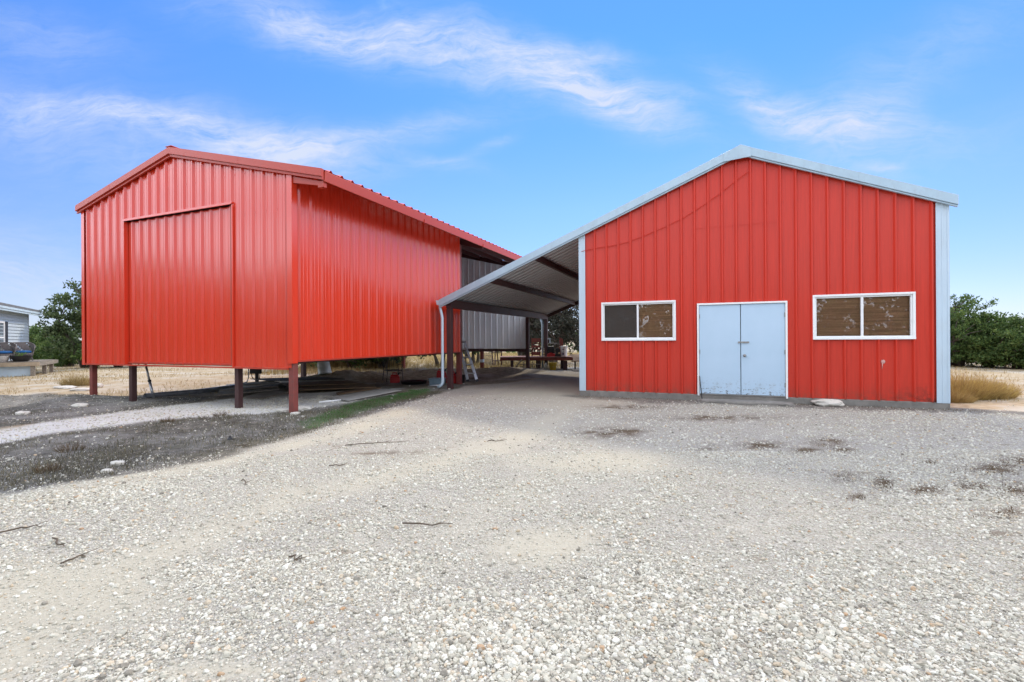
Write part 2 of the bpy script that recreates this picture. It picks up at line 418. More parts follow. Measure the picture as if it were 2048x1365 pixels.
# cheap value noise in numpy
_tab = rng.random((256, 256))
def vnoise(x, y):
    xi = np.floor(x).astype(int); yi = np.floor(y).astype(int); fx = x - xi; fy = y - yi
    fx = fx * fx * (3 - 2 * fx); fy = fy * fy * (3 - 2 * fy)
    T = lambda a, b: _tab[a & 255, b & 255]
    return (T(xi, yi) * (1 - fx) + T(xi + 1, yi) * fx) * (1 - fy) + (T(xi, yi + 1) * (1 - fx) + T(xi + 1, yi + 1) * fx) * fy
def fbm(x, y, o=4):
    s_ = 0; a = .5; t = 0
    for i in range(o): s_ = s_ + a * vnoise(x * 2 ** i + 17 * i, y * 2 ** i + 5 * i); t += a; a *= .5
    return s_ / t
drive_poly = gxy((0, 988), (250, 946), (480, 906), (650, 858), (850, 797), (930, 773), (1010, 766), (1080, 757)) + [tuple(Rw(-3.6, 6)[:2]), tuple(Rw(-3.4, 12)[:2]), tuple(Rw(0, 12)[:2]), tuple(Rw(0.1, .3)[:2]), tuple(Rw(7.5, .3)[:2]), tuple(Rw(8.6, .2)[:2]), tuple(Rw(14, -1.2)[:2]), (26, 3), (26, -14), (-22, -14), (-14, 1.5)]
strip_poly = gxy((-700, 960), (-200, 900), (0, 858), (180, 834), (430, 802), (560, 790), (700, 782), (800, 778), (700, 806), (600, 828), (500, 836), (330, 848), (140, 868), (0, 892), (-300, 950))
soil_poly = gxy((-500, 1060), (-150, 925), (0, 890), (140, 866), (330, 846), (500, 834), (640, 826), (760, 800), (860, 785), (905, 777), (930, 773), (850, 799), (650, 860), (480, 908), (250, 948), (0, 990))
mound_poly = gxy((-160, 812), (0, 797), (90, 786), (170, 792), (250, 802), (430, 794), (430, 806), (180, 836), (0, 860), (-250, 900))
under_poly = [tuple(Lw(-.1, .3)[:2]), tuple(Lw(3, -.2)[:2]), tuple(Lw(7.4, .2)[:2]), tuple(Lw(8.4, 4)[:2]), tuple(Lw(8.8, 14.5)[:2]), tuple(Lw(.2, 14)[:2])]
green_poly = gxy((600, 850), (640, 832), (700, 812), (770, 796), (820, 783), (862, 780), (850, 792), (770, 815), (670, 848), (620, 860))
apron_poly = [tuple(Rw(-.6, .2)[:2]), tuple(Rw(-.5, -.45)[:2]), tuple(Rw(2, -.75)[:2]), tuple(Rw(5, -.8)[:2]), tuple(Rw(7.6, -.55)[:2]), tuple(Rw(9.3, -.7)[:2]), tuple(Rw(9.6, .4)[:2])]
SANDS = [(1080, 1095, 120, 42), (120, 1190, 260, 75), (1190, 925, 170, 22), (1120, 800, 150, 24), (430, 1340, 130, 24)]
def gline(*pts): return np.array([tuple(gp(a, b)[:2]) for a, b in pts])
TRACKS = [(gline((-200, 1420), (60, 1300), (170, 1190), (350, 1095), (620, 990), (880, 925), (1060, 868), (1150, 812), (1135, 772), (1120, 758)), .42, .85), (gline((60, 985), (300, 948), (490, 915), (660, 872), (850, 815), (980, 786), (1075, 764)), .32, .75), (gline((700, 1500), (760, 1250), (900, 1080), (1080, 960), (1180, 880), (1200, 820)), .30, .42)]
LITTER = [(1520, 893, 42, 7), (1610, 905, 30, 5), (1650, 890, 36, 8), (1690, 905, 20, 4), (1765, 968, 22, 14), (1690, 960, 28, 10), (1850, 985, 40, 8), (1860, 929, 22, 4), (1990, 945, 60, 10), (2030, 985, 50, 16), (1945, 975, 40, 12), (2010, 1030, 50, 12), (1715, 997, 24, 5), (1420, 900, 30, 5), (2040, 930, 60, 8), (1980, 1075, 40, 8), (1215, 868, 60, 12), (1260, 862, 40, 6), (780, 905, 60, 4), (1420, 838, 120, 5), (1250, 815, 60, 5)]
def line_d(P, ln):
    d = np.full(len(P), 1e9)
    for a, b_ in zip(ln[:-1], ln[1:]):
        e = b_ - a; t = np.clip(((P - a) @ e) / (e @ e), 0, 1); d = np.minimum(d, np.linalg.norm(P - a - t[:, None] * e, axis=1))
    return d
def masks(x, y):
    P = np.stack([x, y], 1)
    jx = (fbm(x * .9, y * .9) - .5) * .9 + (fbm(x * 4, y * 4, 3) - .5) * .45
    out = {}
    out['drive'] = np.maximum(sstep(poly_sd(P, drive_poly) + jx * .45, -.10, .16), .92 * sstep(poly_sd(P, strip_poly) + jx * .6, -.15, .25))
    soil = np.maximum(sstep(poly_sd(P, soil_poly) + jx * .6, -.75, -.35), sstep(poly_sd(P, mound_poly) + jx * .6, -.3, .2))
    out['pale'] = sstep(poly_sd(P, strip_poly) + jx * .6, -.15, .25)
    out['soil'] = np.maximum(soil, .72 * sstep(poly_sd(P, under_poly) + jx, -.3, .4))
    out['green'] = sstep(poly_sd(P, green_poly) + jx * .6, -.12, .22)
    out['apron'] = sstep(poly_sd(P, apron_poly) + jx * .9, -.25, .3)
    sd_ = np.zeros_like(x)
    Y = np.maximum(y, .5); pxx = 1024 + x / Y * FPX; pyy = CYPX + CAM_H / Y * FPX
    for cx, cyy, a, b in SANDS:
        q = ((pxx - cx) / a) ** 2 + ((pyy - cyy) / b) ** 2
        sd_ = np.maximum(sd_, np.exp(-q * q * .7))
    for ln, wd, st_ in TRACKS: sd_ = np.maximum(sd_, st_ * np.exp(-((line_d(P, ln) + jx * .25) / wd) ** 2))
    lit = np.zeros_like(x)
    for cx, cyy, a, b in LITTER:
        q = ((pxx - cx) / a) ** 2 + ((pyy - cyy) / b) ** 2; lit = np.maximum(lit, np.exp(-q))
    out['litter'] = np.clip(lit * 1.5 * (fbm(x * 7, y * 7) * 2.2 - .55), 0, 1) * (y > 0)
    out['sand'] = np.clip(sd_ * 1.05 + (fbm(x * 1.6 + 9, y * 1.6) - .5) * 1.1, 0, 1) * (y > 0)
    return out
def gauss(x, y, c, sx, sy, rot=0):
    dx_, dy_ = x - c[0], y - c[1]; cr, sr = math.cos(rot), math.sin(rot)
    a = (dx_ * cr + dy_ * sr) / sx; b = (-dx_ * sr + dy_ * cr) / sy
    return np.exp(-(a * a + b * b))
def height(x, y):
    x = np.asarray(x, float); y = np.asarray(y, float)
    h = (fbm(x * .35, y * .35, 3) - .5) * .05 + (fbm(x * 2.1, y * 2.1, 3) - .5) * .018
    m1 = gp(60, 806); h = h + .20 * gauss(x, y, m1, 2.3, .7, .1) * (.7 + .6 * fbm(x * 3, y * 3))
    m2 = gp(700, 762); h = h + .34 * gauss(x, y, (m2[0] - .2, m2[1] + .5), 1.6, .7, .25) * (.6 + .8 * fbm(x * 3.5, y * 3.5))
    m3 = gp(880, 752); h = h + .26 * gauss(x, y, (m3[0], m3[1] + .6), 2.0, .8, .3) * (.6 + .8 * fbm(x * 3.5, y * 3.5))
    m4 = gp(1010, 744); h = h + .20 * gauss(x, y, m4, 1.7, .8, .2)
    far = sstep(y, 26, 60); h = h * (1 - far)
    h = h + .05 * np.exp(-((x + 5.5) ** 2 / 9 + (y - 10) ** 2 / 9))
    # wheel ruts along the drive edge
    return h
def gh(p): return float(height(np.array([p[0]]), np.array([p[1]]))[0])
def gpz(px_, py_):
    p = gp(px_, py_)
    for _ in range(4):
        z = gh(p); p = gp(px_, py_, z)
    return p

def ground_mat():
    m, q, b = newmat('ground_soil_and_gravel')
    t = q.n('ShaderNodeTexCoord'); v = t.outputs['Object']
    A = lambda n: (lambda o: (setattr(o, 'attribute_name', n), o.outputs['Fac'])[1])(q.n('ShaderNodeAttribute'))
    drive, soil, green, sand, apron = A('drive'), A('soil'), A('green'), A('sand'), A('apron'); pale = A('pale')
    n1 = q.noise(v, .7, 8, .62); n2 = q.noise(v, 6, 8, .65); n3 = q.noise(v, 40, 6, .65); n4 = q.noise(v, 2.3, 8, .65)
    def vor(scale):
        o = q.n('ShaderNodeTexVoronoi'); q.put(o.inputs['Vector'], v); o.inputs['Scale'].default_value = scale; return o
    v1, v2 = vor(52), vor(120)
    # dry field: straw litter over caliche
    field = q.ramp(n2, [(.28, (.24, .175, .10)), (.5, (.40, .31, .19)), (.7, (.50, .42, .29))])
    field = q.mix(q.maprange(n1, .48, .62, 0, .75), field, (.50, .46, .38))
    field = q.mix(q.maprange(n3, .55, .7, 0, .5), field, (.20, .15, .09))
    # dark soil and dead weeds
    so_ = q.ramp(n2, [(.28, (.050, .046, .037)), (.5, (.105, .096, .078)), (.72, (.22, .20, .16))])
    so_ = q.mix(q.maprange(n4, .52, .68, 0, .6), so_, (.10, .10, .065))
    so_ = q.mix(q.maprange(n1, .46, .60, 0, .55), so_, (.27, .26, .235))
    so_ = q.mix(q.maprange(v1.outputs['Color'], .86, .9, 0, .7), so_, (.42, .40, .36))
    # pebbly gravel
    stone = q.ramp(v1.outputs['Color'], [(0., (.17, .155, .13)), (.2, (.32, .295, .24)), (.6, (.44, .41, .34)), (.85, (.56, .535, .48)), (1., (.44, .36, .25))])
    stone2 = q.ramp(v2.outputs['Color'], [(0., (.20, .185, .155)), (.5, (.40, .375, .32)), (1., (.52, .495, .43))])
    st = q.mix(q.maprange(n2, .4, .6, 0, 1), stone, stone2)
    st = q.mix(q.maprange(v1.outputs['Distance'], .45, .8, 0, .55), st, (.20, .18, .155))
    fine = q.ramp(n3, [(.3, (.34, .31, .235)), (.7, (.47, .435, .345))])
    gr = q.mix(q.m('MULTIPLY', sand, .92), st, fine)
    gr = q.mix(q.maprange(n1, .55, .75, 0, .35), gr, (.33, .30, .26))
    # trampled leaf litter patches in the gravel
    lit = q.m('MULTIPLY', q.maprange(q.noise(q.mapping(v, (1, 2.2, 1), (0, 0, .3)), 1.3, 9, .68), .60, .68, 0, .75), q.m('SUBTRACT', 1.0, sand, clamp=True))
    gr = q.mix(lit, gr, (.20, .155, .10))
    gr = q.mix(q.m('MULTIPLY', A('litter'), .92), gr, (.105, .07, .038))
    gr = q.mix(q.m('MULTIPLY', pale, .55), gr, (.80, .79, .77))
    # dark edge along the slab
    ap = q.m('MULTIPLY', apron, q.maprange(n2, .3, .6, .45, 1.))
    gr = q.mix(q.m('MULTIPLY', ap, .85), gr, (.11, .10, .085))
    c = q.mix(soil, field, so_)
    c = q.mix(q.m('MULTIPLY', green, .75), c, (.06, .11, .035))
    c = q.mix(drive, c, gr)
    q.put(b.inputs['Base Color'], c); b.inputs['Roughness'].default_value = .95; b.inputs['Specular IOR Level'].default_value = .2
    hgt = q.m('ADD', q.m('MULTIPLY', q.m('SUBTRACT', 1.0, v1.outputs['Distance']), q.m('MULTIPLY', drive, q.m('SUBTRACT', 1.0, q.m('MULTIPLY', sand, .85)))), q.m('MULTIPLY', n3, .8))
    hgt = q.m('ADD', hgt, q.m('MULTIPLY', n2, .6))
    bn = q.n('ShaderNodeBump'); bn.inputs['Strength'].default_value = .9; bn.inputs['Distance'].default_value = .018
    q.put(bn.inputs['Height'], hgt); q.put(b.inputs['Normal'], bn.outputs[0])
    return m
M['ground'] = ground_mat()
def build_ground():
    def axis(lo, hi, fine_lo, fine_hi, step, grow=1.22):
        a = list(np.arange(fine_lo, fine_hi + 1e-6, step)); s_ = step; x = fine_lo; left = []
        while x > lo: s_ *= grow; x -= s_; left.append(x)
        s_ = step; x = a[-1]; right = []
        while x < hi: s_ *= grow; x += s_; right.append(x)
        return np.array(left[::-1] + a + right)
    xs = axis(-900, 900, -14, 11, .09); ys = axis(-500, 1500, 1.6, 26, .09)
    X, Y = np.meshgrid(xs, ys); nx, ny = len(xs), len(ys)
    x, y = X.ravel(), Y.ravel(); z = height(x, y)
    mk = masks(x, y)
    z = z + mk['green'] * .01
    i = np.arange(nx * ny).reshape(ny, nx)
    F = np.stack([i[:-1, :-1], i[:-1, 1:], i[1:, 1:], i[1:, :-1]], -1).reshape(-1, 4)
    o = np_mesh('ground', np.stack([x, y, z], 1), F, M['ground'], smooth=True)
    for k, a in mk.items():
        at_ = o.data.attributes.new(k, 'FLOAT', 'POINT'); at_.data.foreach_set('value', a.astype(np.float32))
    tag(o, kind='structure')
    return o
build_ground()

# ------------------------------------------------------------------ loose gravel (stuff)
def ico(sub):
    t = (1 + 5 ** .5) / 2
    v = np.array([(-1, t, 0), (1, t, 0), (-1, -t, 0), (1, -t, 0), (0, -1, t), (0, 1, t), (0, -1, -t), (0, 1, -t), (t, 0, -1), (t, 0, 1), (-t, 0, -1), (-t, 0, 1)], float)
    v /= np.linalg.norm(v[0])
    f = [(0, 11, 5), (0, 5, 1), (0, 1, 7), (0, 7, 10), (0, 10, 11), (1, 5, 9), (5, 11, 4), (11, 10, 2), (10, 7, 6), (7, 1, 8), (3, 9, 4), (3, 4, 2), (3, 2, 6), (3, 6, 8), (3, 8, 9), (4, 9, 5), (2, 4, 11), (6, 2, 10), (8, 6, 7), (9, 8, 1)]
    for _ in range(sub):
        v = list(map(tuple, v)); mid = {}; nf = []
        def mp(a, b):
            k = (min(a, b), max(a, b))
            if k not in mid:
                p = (np.array(v[a]) + np.array(v[b])) / 2; p /= np.linalg.norm(p); mid[k] = len(v); v.append(tuple(p))
            return mid[k]
        for a, b, c in f:
            ab, bc, ca = mp(a, b), mp(b, c), mp(c, a); nf += [(a, ab, ca), (b, bc, ab), (c, ca, bc), (ab, bc, ca)]
        f = nf; v = np.array(v)
    return np.array(v), np.array(f)
def rand_rot(n):
    q = rng.normal(size=(n, 4)); q /= np.linalg.norm(q, axis=1)[:, None]
    w_, x, y, z = q.T
    return np.stack([1 - 2 * (y * y + z * z), 2 * (x * y - z * w_), 2 * (x * z + y * w_), 2 * (x * y + z * w_), 1 - 2 * (x * x + z * z), 2 * (y * z - x * w_), 2 * (x * z - y * w_), 2 * (y * z + x * w_), 1 - 2 * (x * x + y * y)], 1).reshape(n, 3, 3)
def pebbles(name, pos, size, sub, mat, kind='stuff'):
    v, f = ico(sub); n = len(pos); nv = len(v)
    sc = np.stack([np.ones(n), rng.uniform(.6, .95, n), rng.uniform(.4, .8, n)], 1)
    V = v[None] * (1 + (rng.random((n, nv, 1)) - .5) * .42) * sc[:, None, :]
    # mostly lying flat
    a = rng.uniform(0, 2 * np.pi, n); tl = rng.normal(0, .35, n); tl2 = rng.normal(0, .35, n)
    ca, sa = np.cos(a), np.sin(a); Z = np.zeros(n); O = np.ones(n)
    Rz = np.stack([ca, -sa, Z, sa, ca, Z, Z, Z, O], 1).reshape(n, 3, 3)
    c1, s1 = np.cos(tl), np.sin(tl); Rx = np.stack([O, Z, Z, Z, c1, -s1, Z, s1, c1], 1).reshape(n, 3, 3)
    c2, s2 = np.cos(tl2), np.sin(tl2); Ry = np.stack([c2, Z, s2, Z, O, Z, -s2, Z, c2], 1).reshape(n, 3, 3)
    Rm = Rz @ Rx @ Ry
    V = np.einsum('nij,nkj->nki', Rm, V) * size[:, None, None]
    V = V + pos[:, None, :]; V[:, :, 2] += (size * .22)[:, None]
    F = f[None] + (np.arange(n) * nv)[:, None, None]
    o = np_mesh(name, V.reshape(-1, 3), F.reshape(-1, 3), mat, smooth=(sub == 0))
    if kind: o['kind'] = kind
    return o
def scatter(n, ylo, yhi, xspread=1.2):
    y = np.sqrt(rng.uniform(ylo ** 2, yhi ** 2, n)); x = rng.uniform(-1, 1, n) * y * xspread
    return x, y
def gravel():
    allp, alls = [], []
    far_p, far_s = [], []
    for n, ylo, yhi, s0, near in ((150000, 1.5, 3.3, .0053, True), (150000, 3.3, 6.2, .0066, False), (70000, 6.2, 12.5, .0105, False)):
        x, y = scatter(n, ylo, yhi)
        mk = masks(x, y)
        cl = fbm(x * 1.3 + 4, y * 1.3 + 8, 4)
        keep = rng.random(n) < np.clip(mk['drive'] * (1.0 - .93 * mk['sand']) * (.38 + 1.1 * (cl - .25)) + .10 * mk['drive'], 0, 1) + .02 + .09 * mk['soil'] * (1 - mk['drive'])
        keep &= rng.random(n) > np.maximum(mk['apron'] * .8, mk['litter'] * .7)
        x, y, cl = x[keep], y[keep], cl[keep]
        s_ = s0 * rng.lognormal(-.2, .52, len(x)) * (.75 + .6 * cl)
        big = np.exp(-(((x - .3) / 1.6) ** 2 + ((y - 2.2) / .7) ** 2))
        s_ = np.clip(s_ * (1 + .25 * big), .0024, .023)
        inb = poly_sd(np.stack([x, y], 1), [tuple(Rw(0, 0)[:2]), tuple(Rw(7.63, 0)[:2]), tuple(Rw(7.63, 10)[:2]), tuple(Rw(0, 10)[:2])]) < -.05
        x, y, s_ = x[inb], y[inb], s_[inb]
        p = np.stack([x, y, height(x, y)], 1)
        if near: allp.append(p); alls.append(s_)
        else: far_p.append(p); far_s.append(s_)
    P, S = np.concatenate(allp), np.concatenate(alls); big = S > .0085
    pebbles('gravel', P[big], S[big], 1, M['pebble'])
    pebbles('gravel', np.concatenate(far_p + [P[~big]]), np.concatenate(far_s + [S[~big]]), 0, M['pebble'])
gravel()

# ================================================================== buildings
def rib_profile(a, b, first, pitch=.3048, h=.038, foot=.046, top=.013, minor=True):
    """(s, d) points of a ribbed steel sheet between a and b; d = outward offset"""
    pts = [(a, 0.0)]
    c = first
    while c - pitch > a: c -= pitch
    while c < b + pitch:
        seq = [(c - foot, 0), (c - top, h), (c + top, h), (c + foot, 0)]
        if minor:
            for k in (1 / 3, 2 / 3):
                m_ = c + pitch * k
                seq += [(m_ - .016, 0), (m_ - .008, .005), (m_ + .008, .005), (m_ + .016, 0)]
        pts += [p for p in seq if a + 1e-4 < p[0] < b - 1e-4]
        c += pitch
    pts.append((b, 0.0)); pts.sort()
    return pts
def ribbed(mb, prof, zlo, zhi, mp, holes=(), extra=()):
    """sheet wall; holes = (s0, s1, z0, z1)"""
    cuts = sorted(set([e for h_ in holes for e in h_[:2]] + list(extra)))
    pts = list(prof)
    for c in cuts:
        for i in range(len(pts) - 1):
            if pts[i][0] < c - 1e-6 and pts[i + 1][0] > c + 1e-6:
                t = (c - pts[i][0]) / (pts[i + 1][0] - pts[i][0])
                pts.insert(i + 1, (c, pts[i][1] + t * (pts[i + 1][1] - pts[i][1]))); break
    for (s0, d0), (s1, d1) in zip(pts[:-1], pts[1:]):
        if s1 - s0 < 1e-6: continue
        mid = (s0 + s1) / 2
        segs = [(zlo(s0), zlo(s1), zhi(s0), zhi(s1))]
        for (h0, h1, hz0, hz1) in holes:
            if h0 <= mid <= h1:
                ns = []
                a0, a1, b0, b1 = segs[0]
                if hz0 > a0 + .01: ns.append((a0, a1, hz0, hz0))
                if hz1 < b0 - .01: ns.append((hz1, hz1, b0, b1))
                segs = ns
        for (a0, a1, b0, b1) in segs:
            mb.add([mp(s0, d0, a0), mp(s1, d1, a1), mp(s1, d1, b1), mp(s0, d0, b0)], [(0, 1, 2, 3)])
const = lambda c: (lambda s_: c)

# ---------------- raised red metal building on posts
LB = thing('metal_building', 'raised red metal building on steel posts with sliding door in its gable', 'building', LO, -YL)
LWID, LBAY, LLEN = 7.03, 6.93, 13.7
LPK, LPZ, LSL = 3.485, 5.862, .25
def lroof(u): return LPZ - LSL * abs(u - LPK)
mb = MB()
FB = .949
DU0, DU1, DZ1 = 1.70, 5.364, 4.40
ribbed(mb, rib_profile(.03, LWID - .03, .165), const(FB), lambda u: lroof(u) - .10, lambda s_, d, z: (s_, -d, z), [(DU0, DU1, FB - 1, DZ1)], [LPK])
def screws(mb, s0, s1, first, zs, mp, holes=(), top=lambda s_: 99, pitch=.3048, off=.07):
    c = first
    while c - pitch > s0: c -= pitch
    while c < s1 - .05:
        for z in zs:
            p = c + off
            if not (s0 + .03 < p < s1 - .03) or z > top(p) or any(h_[0] - .02 < p < h_[1] + .02 and h_[2] < z < h_[3] for h_ in holes): continue
            q_ = [mp(p + a, d, z + b) for d in (.0, .007) for a, b in ((-.011, -.011), (.011, -.011), (.011, .011), (-.011, .011))]
            mb.add(q_, [(4, 5, 6, 7), (0, 1, 5, 4), (1, 2, 6, 5), (2, 3, 7, 6), (3, 0, 4, 7)])
        c += pitch
screws(mb, .03, LWID - .03, .165, (1.02, 2.05, 3.1, 4.15, 5.0), lambda s_, d, z: (s_, -d, z), [(DU0, DU1, 0, DZ1)], lambda u: lroof(u) - .2)
mb.build('front_wall', M['red_gloss'], LB)
mb = MB()
ribbed(mb, rib_profile(.02, LBAY, .19), const(1.097), const(lroof(LWID) - .07), lambda s_, d, z: (LWID + d, s_, z))
screws(mb, .02, LBAY, .19, (1.16, 2.1, 3.1, 4.1), lambda s_, d, z: (LWID + d, s_, z))
mb.build('side_wall', M['red_gloss'], LB)
mb = MB()
ribbed(mb, rib_profile(.02, LLEN, .19), const(1.02), const(lroof(0) - .07), lambda s_, d, z: (-d, s_, z))
mb.build('side_wall', M['red_gloss'], LB)
mb = MB()
ribbed(mb, rib_profile(.02, LWID, .2, minor=False), const(1.04), lambda u: lroof(u) - .04, lambda s_, d, z: (s_, LLEN - d * .8, z), (), [LPK])
mb.build('back_wall', M['galv'], LB)
mb = MB()
ribbed(mb, rib_profile(.06, LWID - .06, .2, minor=False), const(1.10), lambda u: lroof(u) - .12, lambda s_, d, z: (s_, LBAY - .03 + d, z), (), [LPK])
mb.build('partition_wall', M['galv'], LB)
# sliding door, set a little back in its opening
mb = MB()
ribbed(mb, rib_profile(DU0 + .03, DU1 - .10, DU0 + .19), const(FB + .02), const(DZ1 - .03), lambda s_, d, z: (s_, .055 - d, z))
screws(mb, DU0 + .03, DU1 - .10, DU0 + .19, (1.04, 2.1, 3.1, 4.2), lambda s_, d, z: (s_, .055 - d, z))
dr = mb.build('sliding_door', M['red_gloss'], LB)
mb = MB(); mb.box(DU1 - .10, DU1 - .065, .01, .07, FB + .02, DZ1 - .02); mb.box(DU0 + .03, DU1 - .10, .02, .056, FB + .02, FB + .06)
mb.build('door_edge_trim', M['red_trim'], dr)
mb = MB()
mb.box(DU0 - .030, DU1 + .03, -.050, .0, DZ1 - .005, DZ1 + .035); mb.box(DU0 - .025, DU1 + .025, -.058, -.051, DZ1 - .022, DZ1 + .008)
mb.box(DU0 - .020, DU0 + .006, -.046, .08, FB - .01, DZ1 - .024)
mb.box(DU1 + .012, DU1 + .045, -.046, -.002, FB - .01, DZ1 - .036)
mb.build('door_frame', M['red_gloss'], LB, bevel=.004)
MB().box(DU0 - .2, DU1 + .2, .12, .14, FB, DZ1 + .2).build('door_backing', M['dark_steel'], LB)
# trims
mb = MB()
mb.box(-.006, LWID - .10, -.040, -.002, FB - .035, FB - .001)
mb.box(LWID + .003, LWID + .042, .02, LBAY, 1.065, 1.096)
mb.build('base_trim', M['red_trim'], LB)
for u0, u1, zb in ((-.045, .075, FB - .036), (LWID - .095, LWID + .04, 1.04)):
    mb = MB(); zt = lroof((u0 + u1) / 2) - .16
    mb.box(u0, u1, -.046, -.041, zb, zt)
    if u1 > 1: mb.box(LWID + .0415, LWID + .046, -.046, .085, zb, zt)
    else: mb.box(-.046, -.0415, -.0405, .10, zb, zt)
    mb.build('corner_trim', M['red_gloss'], LB)
def rake(mb, u0, u1, f, v0, v1, top, bot):
    mb.prism([(u0, v0, f(u0) - top), (u1, v0, f(u1) - top), (u1, v0, f(u1) - bot), (u0, v0, f(u0) - bot)], (0, v1 - v0, 0))
LE0, LE1 = -.137, 7.90
for a, b in ((LE0, LPK), (LPK, LE1)):
    mb = MB()
    rake(mb, a, b, lroof, -.118, -.050, 0.0, .155)        # rounded face in three strips
    rake(mb, a, b, lroof, -.128, -.119, .03, .15)
    rake(mb, a, b, lroof, -.090, -.052, .156, .205)
    rake(mb, a, b, lroof, -.098, -.091, .190, .208)
    for k in ((1.2,) if a < 0 else (5.6,)): rake(mb, k, k + .09, lroof, -.1305, -.1285, .028, .152)
    mb.build('rake_trim', M['red_trim'], LB, bevel=.008)
mb = MB(); mb.box(LPK - .10, LPK + .10, -.13, LLEN + .1, LPZ + .001, LPZ + .022); mb.build('ridge_cap', M['red_trim'], LB, bevel=.01)
# roof: two ribbed slopes, ribs running down the slope
mb = MB()
pr = rib_profile(-.05, LLEN + .12, .12, minor=False)
for (v0, d0), (v1, d1) in zip(pr[:-1], pr[1:]):
    for a, b in ((LE0, LPK), (LPK, LE1 + .02)):
        mb.add([(a, v0, lroof(a) + d0 - .012), (b, v0, lroof(b) + d0 - .012), (b, v1, lroof(b) + d1 - .012), (a, v1, lroof(a) + d1 - .012)], [(0, 1, 2, 3)])
mb.build('roof', M['red_gloss'], LB)
mb = MB(); ez = lroof(LE1)
mb.prism([(LE1 - .05, -.04, ez - .02), (LE1 + .035, -.04, ez - .035), (LE1 + .018, -.04, ez - .235), (LE1 - .05, -.04, ez - .215)], (0, LLEN + .14, 0))
ef = mb.build('eave_fascia', M['red_trim'], LB, bevel=.012)
for v in (3.4, 6.9, 10.2): MB().box(LE1 + .0, LE1 + .042, v, v + .07, ez - .245, ez - .15).build('gutter_strap', M['red_trim'], ef)
mb = MB(); mb.box(LE0 - .03, LE0 + .02, -.04, LLEN + .1, lroof(LE0) - .17, lroof(LE0) - .015); mb.build('eave_fascia', M['red_trim'], LB, bevel=.012)
mb = MB(); zz = lroof(7.45) - .30
mb.prism([(LWID + .05, -.02, lroof(LWID) - .23), (LE1 - .06, -.02, lroof(LE1) - .215), (LE1 - .06, -.02, lroof(LE1) - .30), (LWID + .05, -.02, lroof(LWID) - .36)], (0, .05, 0))
mb.box(LE1 - .17, LE1 - .03, -.03, .06, ez - .325, ez - .20)
mb.build('overhang_bracket', M['red_trim'], LB, bevel=.004)
# framing seen inside the open rear bay
for v in (7.05, LLEN - .12):
    mb = MB()
    for a, b in ((.05, LPK), (LPK, LE1 - .06)):
        mb.prism([(a, v, lroof(a) - .10), (b, v, lroof(b) - .10), (b, v, lroof(b) - .30), (a, v, lroof(a) - .30)], (0, .09, 0))
    mb.build('rafter', M['dark_steel'], LB)
for u in (1.0, 2.2, 3.3, 4.5, 5.7, 6.85):
    MB().box(u, u + .06, 7.15, LLEN - .13, lroof(u) - .22, lroof(u) - .045).build('purlin', M['dark_steel'], LB)
mb = MB()
mb.box(.02, LWID - .02, LLEN - .14, LLEN - .04, .90, 1.035); mb.build('floor_beam', M['dark_steel'], LB)
for u in (.07, 3.45, LWID - .17):
    MB().box(u, u + .10, .12, LBAY - .1, 1.03, 1.119).build('floor_beam', M['dark_steel'], LB)
MB().box(.05, LWID - .06, .06, LBAY - .05, 1.12, 1.145).build('floor', M['wood_dark'], LB)
for (u, v, zt, wd, mt) in ((.15, .10, .91, .118, 'red_post'), (1.73, .12, .91, .118, 'dark_steel'), (5.36, .12, .91, .115, 'dark_steel'), (LWID - .06, .07, 1.04, .125, 'red_post'),
                       (.15, LBAY, .94, .150, 'dark_steel'), (LWID - .07, LBAY + .08, 4.7, .150, 'red_post'), (.1, LLEN - .1, 1.0, .15, 'red_post'), (4.63, LLEN - .09, .90, .15, 'rust_red'), (LWID - .04, LLEN - .09, 4.6, .15, 'dark_steel')):
    p = Lw(u, v); zb = gh(p) - .25
    po = MB().box(u - wd / 2, u + wd / 2, v - wd / 2, v + wd / 2, zb, zt).build('post', M[mt], LB, bevel=.008)
    if u == 4.63: MB().box(u - .082, u + .082, v - .082, v + .082, .38, .52).build('post_band', M['white_trim'], po)

def dirty_wall():
    m = paint_metal('red_older_sheet_soiled_at_foot', (.57, .041, .021), .40, .12, .13, .10)
    q = G(m.node_tree); b = m.node_tree.nodes['Principled BSDF']; src = b.inputs['Base Color'].links[0].from_socket
    t = q.n('ShaderNodeTexCoord'); v = t.outputs['Object']; s_ = q.n('ShaderNodeSeparateXYZ'); q.put(s_.inputs[0], v)
    foot = q.maprange(s_.outputs[2], .55, .12); sp_ = q.noise(q.mapping(v, (1, 1, .8)), 7, 9, .7)
    c = q.mix(q.m('MULTIPLY', q.m('MULTIPLY', foot, foot), q.maprange(sp_, .42, .62, 0, .75)), src, (.16, .075, .05))
    cor = q.m('MULTIPLY', q.maprange(s_.outputs[0], 6.5, 7.5), foot)
    c = q.mix(q.m('MULTIPLY', cor, q.maprange(q.noise(v, 9, 8, .7), .45, .6, 0, .9)), c, (.035, .02, .016))
    run = q.noise(q.mapping(v, (14, 1, .22)), 2.2, 5, .6)
    c = q.mix(q.maprange(run, .56, .75, 0, .30), c, (.33, .03, .02))
    q.put(b.inputs['Base Color'], c); return m
M['red_wall'] = dirty_wall()
